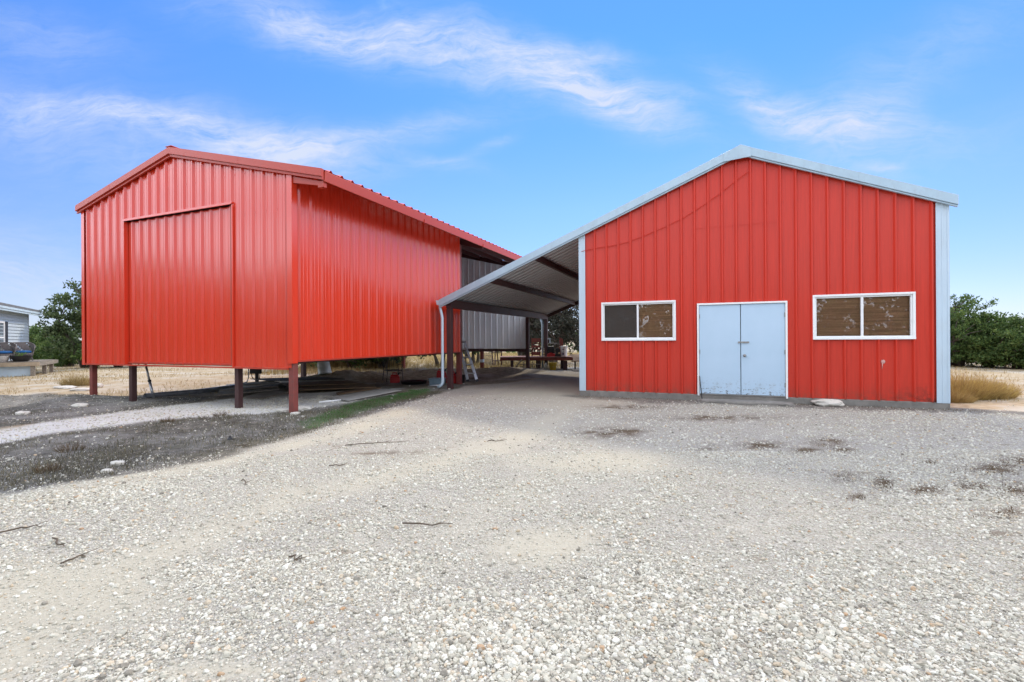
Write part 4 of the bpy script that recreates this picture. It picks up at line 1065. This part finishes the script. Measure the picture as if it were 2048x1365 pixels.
mb = MB(); mb.prism([(c[0] - .25, c[1], c[2] - .02), (c[0] + .2, c[1], c[2] - .02), (c[0] + .16, c[1], c[2] + .14), (c[0] - .05, c[1], c[2] + .2), (c[0] - .22, c[1], c[2] + .12)], (0, .4, 0)); mb.build('cover', M['red_plastic'], t, bevel=.03)
mb = MB(); mb.box(c[0] - .2, c[0] + .12, c[1] + .05, c[1] + .35, c[2] + .18, c[2] + .5); mb.build('engine', M['black'], t, bevel=.04)
for k, (dx_, dz_) in enumerate(((.28, .02), (.28, .30))):
    mb = MB(); mb.tube([(c[0] + dx_, c[1] - .02, c[2] + dz_), (c[0] + dx_, c[1] + .10, c[2] + dz_)], .15 - k * .03, 16); mb.build('wheel', M['black'], t, smooth=False)
MB().tube([(c[0] + .05, c[1] + .2, c[2] + .5), (c[0] + .2, c[1] + .2, c[2] + .62), (c[0] + .42, c[1] + .2, c[2] + .6)], .018, 6).build('handle', M['steel_dull'], t)
mb = MB(); a = at(1119, 715, BY + 1.0); b = at(1126, 675, BY + 1.0)
mb.prism([(a[0], a[1], a[2]), (b[0], a[1], a[2]), (b[0], a[1], b[2] - .10), (a[0], a[1], b[2])], (0, .06, 0))
tag(mb.build('board', M['rust_red']), 'tall red board standing on end behind the white bin', 'board')
t = thing('storage_bin', 'large white plastic bin with dark printed marks on the platform', 'bin')
a, b = at(1122, 714.5, BY + .12), at(1136, 694, BY + .12); cx = (a[0] + b[0]) / 2; hw = (b[0] - a[0]) / 2; hb = b[2] - a[2]
t.location = (cx, BY + .35, a[2] + .03)
MB().lathe([(.001, 0), (hw * .88, 0), (hw, hb - .04), (hw * 1.18, hb - .04), (hw * 1.2, hb), (.001, hb + .01)], n=24).build('body', M['pvc'], t, smooth=False)
mkm = pbr('purple_grey_print', (.10, .07, .14), .6)
mb = MB()
for z0, z1, y0, y1 in ((.31, .35, -.10, .06), (.22, .24, -.04, .02), (.06, .18, -.11, .05)):
    for k in range(5):
        a0 = R(-90) + (y0 + (y1 - y0) * k / 5) * 4.2 - .25; a1 = R(-90) + (y0 + (y1 - y0) * (k + .86) / 5) * 4.2 - .25
        r0 = hw * (.88 + .12 * z0 / hb) + .004; r1_ = hw * (.88 + .12 * z1 / hb) + .004
        mb.add([(math.cos(a0) * r0, math.sin(a0) * r0, z0), (math.cos(a1) * r0, math.sin(a1) * r0, z0), (math.cos(a1) * r1_, math.sin(a1) * r1_, z1), (math.cos(a0) * r1_, math.sin(a0) * r1_, z1)], [(0, 1, 2, 3)])
mb.build('printed_label', mkm, t)
p = gpz(1110, 745); t = thing('bucket', 'dirty yellow bucket on the ground under the platform', 'bucket', (p[0], BY - .35, gh((p[0], BY - .35))))
MB().lathe([(.001, 0), (.15, 0), (.185, .32), (.195, .32), (.195, .345), (.175, .345), (.15, .02), (.001, .02)], n=20).build('body', M['yellow_plastic'], t, smooth=True)
MB().tube([(-.19, 0, .31), (-.12, -.1, .20), (.0, -.19, .16), (.12, -.1, .20), (.19, 0, .31)], .006, 5).build('handle', M['steel_dull'], t)
p = gpz(1094, 743); t = thing('jug', 'cloudy white plastic jug next to the yellow bucket', 'jug', (p[0], BY - .3, gh((p[0], BY - .3))))
MB().lathe([(.001, 0), (.09, 0), (.095, .18), (.05, .26), (.035, .28), (.035, .31), (.001, .31)], n=16).build('body', pbr('cloudy_plastic', (.42, .44, .38), .5), t, smooth=True)
t = thing('ramp', 'sloping brown plank ramp at the right of the steel platform', 'ramp')
p, q_ = at(1139, 709, BY + 1.2), at(1200, 708, BY + 1.6); r_ = at(1143, 722, BY - .1); s_ = at(1200, 721, BY + .1)
mb = MB(); mb.prism([tuple(r_), tuple(s_), tuple(q_), tuple(p)], (0, 0, -.05)); mb.build('deck', M['wood_brown'], t)
for c in (r_ + Vector((.15, .06, -.05)), s_ + Vector((-.3, .06, -.05))): MB().box(c[0], c[0] + .06, c[1], c[1] + .06, zb, c[2]).build('leg', M['black'], t)
p = at(1146, 743, 21.6); mb = MB(); mb.box(p[0], p[0] + 2.2, 21.5, 22.1, -.1, gh((p[0], 21.8)) + .05)
tag(mb.build('paving_slab', M['concrete'], bevel=.01), 'pale concrete slab on the ground behind the carport', 'slab')
t = thing('wire_panel', 'wire stock panel leaning behind the raised building', 'panel')
mb = MB()
for k in range(9): x0 = 967 + k * 2.1; mb.tube([at(x0 - 1.2, 729 + k * .2, 24.4), at(x0 + 1.2, 697, 24.8)], .013, 5)
for y0 in (703, 711, 719, 726): mb.tube([at(966, y0, 24.6), at(986, y0 + 1, 24.6)], .013, 5)
mb.build('mesh', M['wood_grey'], t)
MB().tube([at(966, 730, 24.4), at(967, 697, 24.7)], .022, 6).build('stake', M['bark'], t)
t = thing('saw_stand', 'dark metal stand with crossbars behind the raised building', 'stand')
for x0, x1 in ((986, 984), (990, 990.5), (997, 994), (1003, 1003)): MB().tube([at(x0, 731, 24.2 if x0 < 995 else 24.7), at(x1, 703, 24.5)], .03, 6).build('leg', M['dark_steel'], t)
for y0 in (705, 722): MB().tube([at(984, y0, 24.4), at(1004, y0, 24.4)], .025, 6).build('crossbar', M['dark_steel'], t)

# ---------------- house and deck at the far left
HA = math.atan2(-.83, .56)
HB = thing('house', 'pale grey blue house with lap siding and dark roof at the far left edge', 'house', (-25.2, 24.6, 0), HA)
def lap(mb, p0, p1, nrm, z0, z1, step=.15, holes=()):
    z = z0; p0, p1, nrm = Vector(p0), Vector(p1), Vector(nrm)
    while z < z1 - .01:
        e = min(z + step, z1)
        mb.add([p0 + nrm * .040 + Vector((0, 0, z)), p1 + nrm * .040 + Vector((0, 0, z)), p1 + nrm * .004 + Vector((0, 0, e)), p0 + nrm * .004 + Vector((0, 0, e)), p0 + nrm * .004 + Vector((0, 0, z)), p1 + nrm * .004 + Vector((0, 0, z))], [(0, 1, 2, 3), (4, 5, 1, 0)]); z = e
mb = MB(); lap(mb, (.0, 0, 0), (12, 0, 0), (0, 1, 0), .58, 2.95); lap(mb, (0, -5, 0), (0, 0, 0), (-1, 0, 0), .58, 2.95)
mb.box(.001, 12, -5, -.001, .5, 2.96); mb.build('wall', M['siding'], HB)
MB().box(-.03, .07, -.05, .035, .5, 2.94).build('corner_board', pbr('corner_board_grey', (.30, .34, .37), .6), HB)
MB().box(.02, 12, -.06, -.02, -.1, .575).build('skirting', M['white_trim'], HB)
mb = MB(); mb.prism([(-.14, .44, 3.16), (-.14, -2.5, 3.92), (-.14, -5.44, 3.16), (-.14, -5.44, 3.045), (-.14, -2.5, 3.76), (-.14, .44, 3.045)], (13, 0, 0)); mb.build('roof', M['shingle'], HB)
mb = MB(); mb.box(-.16, 12.6, .39, .44, 2.86, 3.03); mb.box(-.18, 12.6, .441, .475, 2.95, 3.04); mb.build('fascia', M['white_trim'], HB)
MB().box(-.12, 12.5, -.1, .385, 2.965, 2.985).build('soffit', M['white_trim'], HB)
mb = MB(); mb.prism([(0, 0, 2.95), (0, -5, 2.95), (0, -2.5, 3.68)], (.1, 0, 0)); mb.build('gable', M['siding'], HB)
wn = MB(); wn.box(3.87, 4.85, .024, .06, 2.36, 2.44); wn.box(3.87, 4.85, .024, .06, 1.0, 1.08); wn.box(3.87, 3.95, .024, .06, 1.08, 2.36); wn.box(4.77, 4.85, .024, .06, 1.08, 2.36); wn.box(3.95, 4.77, .024, .05, 1.68, 1.74)
wn = wn.build('window', M['white_frame'], HB); MB().box(3.95, 4.77, .025, .035, 1.08, 2.36).build('pane', pbr('dark_pane', (.16, .19, .22), .08), wn)
sh = MB(); sh.box(3.42, 3.84, .024, .055, 1.0, 2.44); sh.box(3.47, 3.79, .056, .066, 1.05, 1.68); sh.box(3.47, 3.79, .056, .066, 1.76, 2.39); sh.build('shutter', M['navy'], HB)
DK = thing('deck', 'weathered timber deck on posts in front of the grey house', 'deck', (-25.2, 24.6, 0), HA)
mb = MB()
for k in range(20):
    x0 = 2.4 + k * .145; mb.box(x0, x0 + .138, .06, 1.42, .60, .635)
mb.build('deck_boards', M['wood_grey'], DK)
mb = MB(); mb.box(5.30, 5.345, .02, 1.46, .43, .60); mb.build('rim_joist', pbr('sun_tinted_timber', (.36, .28, .19), .85, 0, .25, 4, .3), DK)  # near joist: lighter copy of the deck timber, sunlight put into its colour
mb = MB(); mb.box(2.0, 5.29, 1.425, 1.46, .43, .60); mb.build('rim_joist', M['wood_grey'], DK)
for x0, y0 in ((5.15, 1.16), (2.5, 1.28), (3.8, 1.28)): MB().box(x0, x0 + .14, y0, y0 + .14, -.15, .599).build('post', M['wood_grey'], DK)
MB().box(5.08, 5.11, .05, 1.15, -.05, .42).build('skirting', M['white_trim'], DK)
mb = MB(); mb.box(1.7, 2.38, 1.2, 1.45, .44, .60); mb.build('beam_end', M['wood_grey'], DK)
def deck_pt(x, y, z=.636): return Matrix.Translation((-25.2, 24.6, 0)) @ Matrix.Rotation(HA, 4, 'Z') @ Vector((x, y, z))
def wicker_chair(label, x, y, rz):
    t = thing('wicker_chair', label, 'chair', deck_pt(x, y), HA + rz, 'wicker chairs on the deck')
    mb = MB(); n = 28; rows = 9
    for k in range(n + 1):
        a = R(-125) + R(250) * k / n; c = abs(a) / R(125)
        zt = .84 - .26 * max(0, (c - .35) / .65) ** 1.2
        for j in range(rows):
            f_ = j / (rows - 1); r_ = .29 + .09 * f_; mb.v.append((math.sin(a) * r_, -math.cos(a) * r_ * -1, .24 + (zt - .24) * f_))
    for k in range(n):
        for j in range(rows - 1):
            if (j + k) % 7 == 3 and j > 1: continue
            i = k * rows + j; mb.f.append((i, i + rows, i + rows + 1, i + 1))
    o = mb.build('back_shell', M['wicker'], t, smooth=True); s_ = o.modifiers.new('thick', 'SOLIDIFY'); s_.thickness = .022
    rim = [mb.v[k * rows + rows - 1] for k in range(n + 1)]; MB().tube(rim, .020, 8).build('rim', M['wicker'], t, smooth=True)
    mb = MB(); mb.lathe([(.001, .27), (.29, .27), (.31, .30), (.31, .35), (.001, .36)], n=22); mb.build('seat', M['wicker'], t)
    mb = MB(); mb.lathe([(.001, .361), (.24, .361), (.28, .39), (.28, .43), (.24, .47), (.001, .485)], n=22); mb.build('cushion', M['blue_cloth'], t, smooth=True)
    for sx, sy in ((-1, -1), (1, -1), (-1, 1), (1, 1)): MB().tube([(sx * .2, sy * .2, .28), (sx * .26, sy * .25, 0)], [.026, .018], 8).build('leg', M['wicker'], t)
    return t
wicker_chair('wicker chair with blue cushion at the right end of the deck', 4.25, .72, R(115))
wicker_chair('wicker chair with blue cushion at the left picture edge, nearer the house window', 4.75, .22, R(110))
pt = deck_pt(5.0, .82)
t = thing('planter', 'wide black bowl planter with leafy plant on the deck edge', 'planter', pt)
MB().lathe([(.001, 0), (.22, 0), (.31, .14), (.36, .25), (.37, .26), (.34, .26), (.30, .20), (.001, .19)], n=24).build('bowl', M['black'], t, smooth=True)
n = 90; V = []; F = []
for k in range(n):
    a = rng.uniform(0, 6.28); r_ = rng.uniform(0, .24); z = .2 + rng.uniform(.02, .20); l_ = rng.uniform(.06, .11); d_ = Vector((math.cos(a), math.sin(a), rng.uniform(-.2, .8))).normalized(); s_ = d_.cross(Vector((0, 0, 1))).normalized() * l_ * .35
    c = Vector((math.cos(a) * r_, math.sin(a) * r_, z)); i = len(V); V += [tuple(c), tuple(c + d_ * l_ * .5 + s_), tuple(c + d_ * l_), tuple(c + d_ * l_ * .5 - s_)]; F.append((i, i + 1, i + 2, i + 3))
np_mesh('plant', np.array(V), np.array(F), M['leaf_bright'], t)
pt = deck_pt(5.02, .24)
t = thing('basket', 'pale woven basket at the left end of the deck', 'basket', pt)
MB().lathe([(.001, 0), (.15, 0), (.2, .12), (.22, .27), (.205, .27), (.18, .12), (.001, .03)], n=20).build('body', pbr('pale_weave', (.45, .42, .38), .9, 0, .4, 30, .8, 60), t)

# ================================================================== vegetation
def unit(n):
    v = rng.normal(size=(n, 3)); return v / np.linalg.norm(v, axis=1)[:, None]
def leaves(centres, per, spread, size, aspect, up=.3, droop=0.):
    """diamond leaves around clump centres -> verts, faces"""
    n = len(centres) * per
    c = np.repeat(centres, per, 0); sp = np.repeat(spread, per, 0) if np.ndim(spread) else np.full(n, spread)
    d = rng.normal(size=(n, 3)); d /= np.linalg.norm(d, axis=1)[:, None]; r_ = rng.random(n) ** .55
    p = c + d * (r_ * sp)[:, None] * np.array((1, 1, .8))
    ax = d * .7 + unit(n) * .8; ax[:, 2] += up - droop; ax /= np.linalg.norm(ax, axis=1)[:, None]
    sd_ = np.cross(ax, unit(n)); sd_ /= np.linalg.norm(sd_, axis=1)[:, None] + 1e-9
    L_ = size * rng.uniform(.6, 1.4, n)[:, None]; W_ = L_ * aspect
    V = np.stack([p - ax * L_ * .5, p + sd_ * W_ * .5, p + ax * L_ * .5, p - sd_ * W_ * .5], 1).reshape(-1, 3)
    F = np.arange(n * 4).reshape(n, 4)
    return V, F
def tree(name, label, cat, base, lobes, nclump, per, lsize, aspect, mat, trunks, trad, group=None, sprig=.30, hollow=.35, bare=0, skirt=False):
    """lobes: list of (dx, dy, z, rx, ry, rz) crown ellipsoids relative to the base"""
    t = thing(name, label, cat, base, 0, group)
    lb = np.array(lobes, float); vol = (lb[:, 3] * lb[:, 4] * lb[:, 5]) ** .75; ch = rng.choice(len(lb), nclump, p=vol / vol.sum())
    d = unit(nclump); r_ = hollow + (1.06 - hollow) * rng.random(nclump) ** .6
    c = lb[ch, :3] + d * r_[:, None] * lb[ch, 3:6]
    c += rng.normal(0, .05, c.shape) * lb[ch, 3:4]
    c[:, 2] = np.maximum(c[:, 2], .18)
    V, F = leaves(c, per, sprig * rng.uniform(.6, 1.3, nclump), lsize, aspect)
    np_mesh('crown', V, F, M[mat], t)
    mb = MB(); starts = []
    for k in range(trunks):
        a = 6.28 * k / trunks + rng.uniform(-.4, .4); l_ = lb[k % len(lb)]
        top_ = Vector((l_[0], l_[1], l_[2])) + Vector((math.cos(a), math.sin(a), 0)) * l_[3] * (.3 if trunks > 1 else .05)
        b0 = Vector((math.cos(a), math.sin(a), 0)) * trad * (1.0 if trunks > 1 else 0); pts = []
        for s_ in np.linspace(0, 1, 6):
            q_ = b0.lerp(top_, s_); q_ += Vector((rng.normal(0, .05), rng.normal(0, .05), 0)) * (s_ * (1 - s_) * 4); q_[2] = top_[2] * s_ ** .9 - (.15 if s_ == 0 else 0); pts.append(q_)
        mb.tube(pts, [trad * (1.25 - .95 * s_) for s_ in np.linspace(0, 1, 6)], 8); starts += pts[2:]
    mb.build('trunk', M['bark'], t, smooth=True)
    mb = MB(); idx = rng.choice(nclump, min(nclump, 46 + bare), replace=False)
    for i in idx:
        e = Vector(c[i]); s_ = min(starts, key=lambda q_: (q_ - e).length + rng.uniform(0, .6)); m_ = s_.lerp(e, .5) + Vector((rng.normal(0, .1), rng.normal(0, .1), rng.normal(.05, .08)))
        mb.tube([s_, m_, e], [trad * .34, trad * .2, trad * .06], 5)
    mb.build('limbs', M['bark'], t, smooth=True)
    return t
def G2(px_, py_): p = gpz(px_, py_); return (p[0], p[1], gh(p))
# left: oak beside the raised building and junipers behind it
b = gp(176, 736); b = (b[0], b[1], 0)
tree('oak_tree', 'tall loose oak tree rising just left of the raised building', 'tree', b, [(-.2, 0, 3.3, 1.7, 1.6, 1.35), (1.0, .3, 2.6, 1.9, 1.6, 1.5), (-1.1, -.2, 2.6, 1.0, 1.0, .75), (-.6, 0, 1.6, 1.4, 1.4, 1.0), (.3, 0, 4.2, .9, .9, .7)], 230, 44, .17, .55, 'leaf_oak', 3, .13, sprig=.34, bare=20)
sp = [(62, 731, 2.35, 1.0), (78, 730, 2.15, .95), (95, 731, 2.05, .9), (116, 732, 1.9, 1.0), (140, 733, 1.9, 1.1)]
labs = ['tall yellow green juniper next to the corner of the grey house', 'second juniper from the house, a little darker', 'middle juniper of the row between house and oak', 'low rounded juniper in front of the oak', 'dark juniper bush at the foot of the oak']
for (x, y, h_, r_), lab in zip(sp, labs):
    b = gp(x, y); tree('juniper', lab, 'juniper', (b[0], b[1], 0), [(0, 0, h_ * .52, r_, r_, h_ * .5), (.1, 0, h_ * .85, r_ * .45, r_ * .45, h_ * .28), (-.3 * r_, .2, h_ * .3, r_, r_, h_ * .3)], 120, 40, .15, .42, 'leaf_juniper', 2, .07, 'junipers by the house', sprig=.26)
# behind the raised building
for (x, y, h_, r_, mt, lab) in ((238, 735, 2.2, 1.8, 'leaf_juniper', 'dark shrub showing low behind the two leftmost posts'), (620, 737, 3.0, 2.0, 'leaf_juniper', 'dark bushy juniper behind the grey bin'), (705, 739, 3.2, 2.0, 'leaf_juniper', 'wide dark juniper seen under the middle of the red wall'), (765, 737, 3.0, 1.7, 'leaf_oak', 'small oak whose branches hang behind the wire chair')):
    b = gp(x, y); tree('shrub', lab, 'shrub', (b[0], b[1], 0), [(0, 0, h_ * .6, r_, r_, h_ * .42), (.5, .2, h_ * .45, r_ * .9, r_, h_ * .3), (-.2, -.2, .75, r_ * .85, r_ * .8, .45)], 190, 40, .18, .5, mt, 3, .09, 'shrubs behind the raised building', sprig=.32)
b = gp(880, 733); tree('oak_tree', 'small oak with pale leaves hanging low left of the downspout', 'tree', (b[0], b[1], 0), [(0, 0, 2.6, 1.8, 1.6, 1.1), (-.2, -.3, 1.0, 1.0, .8, .40), (.9, .2, 1.5, .8, .8, .5)], 170, 36, .16, .6, 'leaf_oak', 2, .10, sprig=.3)
b = gp(950, 731); tree('shrub', 'dark shrub behind the wire panel and posts', 'shrub', (b[0], b[1], 0), [(0, 0, 1.9, 1.8, 1.4, 1.0), (-.6, 0, 1.1, 1.0, 1.0, .5)], 130, 36, .16, .5, 'leaf_oak', 3, .09, 'shrubs behind the raised building', sprig=.3)
# grey leafed trees seen through the carport
for (x, Y, h_, r_, n_, lab) in ((1105, 27.5, 5.6, 2.6, 330, 'dusty grey leafed oak seen through the carport'), (1172, 29.5, 5.8, 2.8, 330, 'second dusty grey oak half hidden by the workshop corner'), (1045, 31, 5.0, 2.4, 240, 'grey oak partly hidden behind the grey back wall')):
    b = at(x, 720, Y); tree('live_oak', lab, 'tree', (b[0], b[1], 0), [(0, 0, h_ * .62, r_, r_, h_ * .34), (-.9, 0, h_ * .42, r_ * .8, r_ * .8, h_ * .25), (1.0, .2, h_ * .45, r_ * .8, r_ * .8, h_ * .25), (0, -.3, h_ * .25, r_ * .7, r_ * .7, h_ * .15)], n_, 34, .15, .45, 'leaf_grey', 4, .12, 'grey oaks behind the carport', sprig=.30, hollow=.2, bare=70)
# right side junipers
for (x, y, h_, r_, lab) in ((1918, 733, 3.5, 1.65, 'tallest bright green juniper just right of the workshop corner'), (1978, 735, 2.5, 1.4, 'juniper second from the workshop corner'), (2036, 737, 2.35, 1.5, 'lighter green juniper at the right edge of the picture'), (1868, 730, 3.0, 1.9, 'juniper mostly hidden behind the workshop corner'), (2110, 740, 2.7, 1.8, 'juniper beyond the right edge of the picture')):
    b = gp(x, y); tree('juniper', lab, 'juniper', (b[0], b[1], 0), [(0, 0, h_ * .55, r_, r_, h_ * .42), (.2, 0, h_ * .80, r_ * .6, r_ * .6, h_ * .22), (-.6, -.3, h_ * .35, r_ * .8, r_ * .8, h_ * .28), (.7, -.2, h_ * .33, r_ * .8, r_ * .8, h_ * .28), (0, -.4, .55, r_ * .95, r_ * .7, .45)], 270, 44, .13, .42, 'leaf_juniper', 3, .10, 'junipers right of the workshop', sprig=.28)
mb = MB(); p = gpz(1897, 735); q_ = gpz(1945, 727)
mb.tube([p + Vector((-.4, 0, .06)), p.lerp(q_, .5) + Vector((0, 0, .16)), q_ + Vector((0, 0, .30))], [.09, .07, .04], 8)
for k in range(9): s_ = p.lerp(q_, rng.random()) + Vector((0, 0, .12)); mb.tube([s_, s_ + Vector((rng.uniform(-.6, .9), rng.uniform(-.3, .3), rng.uniform(.05, .35)))], [.03, .006], 5)
tag(mb.build('fallen_branch', M['bark'], smooth=True), 'dead fallen branch below the tallest juniper', 'branch')
# woods that read as one mass
def woods(name, pts, h_, lsize, per, mat):
    pts = np.array(pts); V, F = leaves(pts, per, .55 * h_ / 2.2, lsize, .6)
    return tag(np_mesh(name, V, F, M[mat]), kind='stuff')
pts = []
for k in range(900):
    x = rng.uniform(-95, 95); y = rng.uniform(42, 78); hh = 2.6 + 2.0 * fbm(np.array([x * .12]), np.array([y * .12]))[0]
    if x < -8 and y < 55: continue
    pts.append((x, y, rng.uniform(.2, hh)))
woods('woodland', pts, 2.6, .42, 26, 'leaf_juniper')
pts = []
for k in range(1900):
    a = rng.uniform(-2.0, 1.35); d_ = rng.uniform(24, 33); hh = 5.2 + 4.2 * (fbm(np.array([a * 5 + 3]), np.array([.5]))[0] - .3)
    pts.append((math.sin(a) * d_, -math.cos(a) * d_, rng.uniform(.2, hh)))
woods('woodland', pts, 3.2, .5, 27, 'leaf_juniper')

# ------------------------------------------------------------------ grasses
def blades(name, x, y, h_, wd, lean, mat, z=None, flop=0.0):
    n = len(x); z = height(x, y) if z is None else z
    a = rng.uniform(0, 2 * np.pi, n); hh = h_ * rng.uniform(.5, 1.3, n); ln = np.abs(rng.normal(lean, lean * .6, n)) + flop
    b0 = np.stack([x, y, z - .01], 1); dirh = np.stack([np.cos(a), np.sin(a), np.zeros(n)], 1)
    sd_ = np.stack([-np.sin(a + rng.normal(0, 1, n)), np.cos(a + rng.normal(0, 1, n)), np.zeros(n)], 1) * (wd * rng.uniform(.6, 1.4, n))[:, None]
    up = np.array((0, 0, 1.0))
    m_ = b0 + up * (hh * .6 * np.cos(ln * .6))[:, None] + dirh * (hh * .6 * np.sin(ln * .6))[:, None]
    t_ = m_ + up * (hh * .4 * np.cos(ln * 1.6))[:, None] + dirh * (hh * .4 * np.sin(ln * 1.6))[:, None]
    V = np.stack([b0 - sd_ * .5, b0 + sd_ * .5, m_ + sd_ * .35, m_ - sd_ * .35, t_, t_ + sd_ * .05], 1).reshape(-1, 3)
    i = (np.arange(n) * 6)[:, None]
    F = np.concatenate([i + np.array([[0, 1, 2, 3]]), i + np.array([[3, 2, 5, 4]])], 0)
    return tag(np_mesh(name, V, F, M[mat]), kind='stuff')
def field(n, xr, yr, clump=.45, thr=.42, inv=('drive', 'soil')):
    x = rng.uniform(*xr, n); y = rng.uniform(*yr, n)
    k = fbm(x * clump, y * clump, 4); mk = masks(x, y)
    bad = np.zeros(n)
    for q_ in inv: bad = np.maximum(bad, mk[q_])
    inR = poly_sd(np.stack([x, y], 1), [tuple(Rw(-4.3, -.2)[:2]), tuple(Rw(7.7, -.2)[:2]), tuple(Rw(7.7, 10)[:2]), tuple(Rw(-4.3, 10)[:2])]) > -.1
    keep = (rng.random(n) < np.clip((k - thr) * 5 + .35, 0.05, 1)) & (rng.random(n) > bad * 1.1) & ~inR
    return x[keep], y[keep]
x, y = field(60000, (-34, -4), (11, 40)); blades('dry_grass', x, y, .11, .012, .55, 'grass_dry')
x, y = field(60000, (-12, 8), (20.5, 48), .3, .38); blades('dry_grass', x, y, .26, .018, .45, 'grass_dry')
x, y = field(26000, (8.5, 34), (10.5, 36)); blades('dry_grass', x, y, .14, .013, .5, 'grass_dry')
# weeds on the dark strips
def inpoly(poly, n, soft=.12, key=None):
    P = np.array(poly); x = rng.uniform(P[:, 0].min(), P[:, 0].max(), n); y = rng.uniform(max(2.5, P[:, 1].min()), P[:, 1].max(), n)
    d = poly_sd(np.stack([x, y], 1), poly) + (fbm(x * 3, y * 3) - .5) * .5
    k = (d > -.02) & (rng.random(n) < np.clip(d / soft, .05, 1)) & (rng.random(n) < np.clip((fbm(x * 1.1 + 3, y * 1.1) - .30) * 3.2, .04, 1))
    return x[k], y[k]
x, y = inpoly(soil_poly, 150000); blades('dead_weeds', x, y, .075, .0050, .90, 'grass_dead')
x, y = inpoly(mound_poly, 26000); blades('dead_weeds', x, y, .06, .006, .95, 'grass_dead')
x, y = inpoly(green_poly, 60000); blades('green_grass', x, y, .045, .005, .5, 'grass_green')
xs, ys = [], []
for (cx, cy, rx, ry, n) in ((1520, 893, 42, 7, 800), (1610, 905, 30, 5, 350), (1650, 890, 36, 8, 500), (1690, 905, 20, 4, 200), (1765, 968, 22, 14, 600), (1690, 960, 28, 10, 350), (1850, 985, 40, 8, 500), (1860, 929, 22, 4, 300), (1990, 945, 60, 10, 1100), (2030, 985, 50, 16, 900), (1945, 975, 40, 12, 500), (2010, 1030, 50, 12, 500), (1715, 997, 24, 5, 260), (1420, 900, 30, 5, 150), (2040, 930, 60, 8, 500)):
    for _ in range(n):
        p = gp(cx + rng.normal(0, rx * .55), cy + rng.normal(0, ry * .55)); xs.append(p[0]); ys.append(p[1])
blades('dead_litter', np.array(xs), np.array(ys), .035, .006, 1.9, 'grass_litter')
n = 2400; t_ = rng.random(n); pp = np.array([Rw(u, -.06 - abs(rng.normal(0, .16)))[:] for u in rng.uniform(-.2, 8.2, n)]); blades('dead_litter', pp[:, 0], pp[:, 1], .05, .005, 1.0, 'grass_litter')
# golden tussocks
def tussock(label, c, rx, ry, n, h_, wd=.004, mat='grass_tuft', group='golden grass tussocks'):
    a = rng.uniform(0, 6.28, n); r_ = rng.random(n) ** .5; x = c[0] + np.cos(a) * r_ * rx; y = c[1] + np.sin(a) * r_ * ry
    hh = h_ * (1 - .45 * r_ ** 2)
    nn = n; z = height(x, y); b0 = np.stack([x, y, z], 1)
    d = np.stack([np.cos(a) * r_ * .75 + rng.normal(0, .28, n), np.sin(a) * r_ * .75 + rng.normal(0, .28, n), np.ones(n)], 1); d /= np.linalg.norm(d, axis=1)[:, None]
    L_ = (hh * rng.uniform(.55, 1.15, n))[:, None]
    sd_ = np.cross(d, unit(n)); sd_ /= np.linalg.norm(sd_, axis=1)[:, None]; sd_ *= wd
    m_ = b0 + d * L_ * .6; t2 = m_ + (d + rng.normal(0, .25, (n, 3)) - np.array((0, 0, .12))) * L_ * .42
    V = np.stack([b0 - sd_ * .5, b0 + sd_ * .5, m_ + sd_ * .5, m_ - sd_ * .5, t2 - sd_ * .3, t2 + sd_ * .3], 1).reshape(-1, 3)
    i = (np.arange(n) * 6)[:, None]; F = np.concatenate([i + np.array([[0, 1, 2, 3]]), i + np.array([[3, 2, 5, 4]])], 0)
    return tag(np_mesh('grass_tussock', V, F, M[mat]), label, 'grass tussock', group)
p = gp(1930, 800); tussock('big golden grass tussock hugging the right corner of the workshop', (p[0] + .1, p[1] + .35), .85, .55, 5200, .62)
p = gp(1990, 800); tussock('lower golden tussock spreading to the right of the big one', (p[0], p[1] + .4), .75, .5, 3800, .50)
p = gp(1905, 806); tussock('reddish dry tuft at the very foot of the workshop corner', (p[0] + .12, p[1] + .1), .40, .22, 1300, .30, .004, 'grass_tuft')
p = gp(155, 772); tussock('thin straw tuft beside the leftmost post', (p[0], p[1]), .45, .3, 900, .42, .006, 'grass_dry')
p = gp(645, 738); tussock('yellow tussock in the field behind the grey bin', (p[0] + .5, p[1]), 1.3, .8, 1500, .95, .014, 'grass_dry')
p = gp(760, 735); tussock('yellow tussock in the field behind the wire chair', (p[0], p[1]), 1.4, .8, 1500, .95, .014, 'grass_dry')
for (cx, cy, s_, lab) in ((140, 905, .16, 'small reddish dry weed in the strip left of the drive'), (95, 945, .13, 'small dry weed near the left edge of the strip'), (440, 838, .12, 'small brown weed at the far edge of the strip'), (335, 850, .11, 'low brown weed at the border of the gravel strip')):
    p = gp(cx, cy); tussock(lab, (p[0], p[1]), s_ * .9, s_ * .8, 160, s_ * .95, .003, 'grass_litter', 'small dry weeds in the strip')
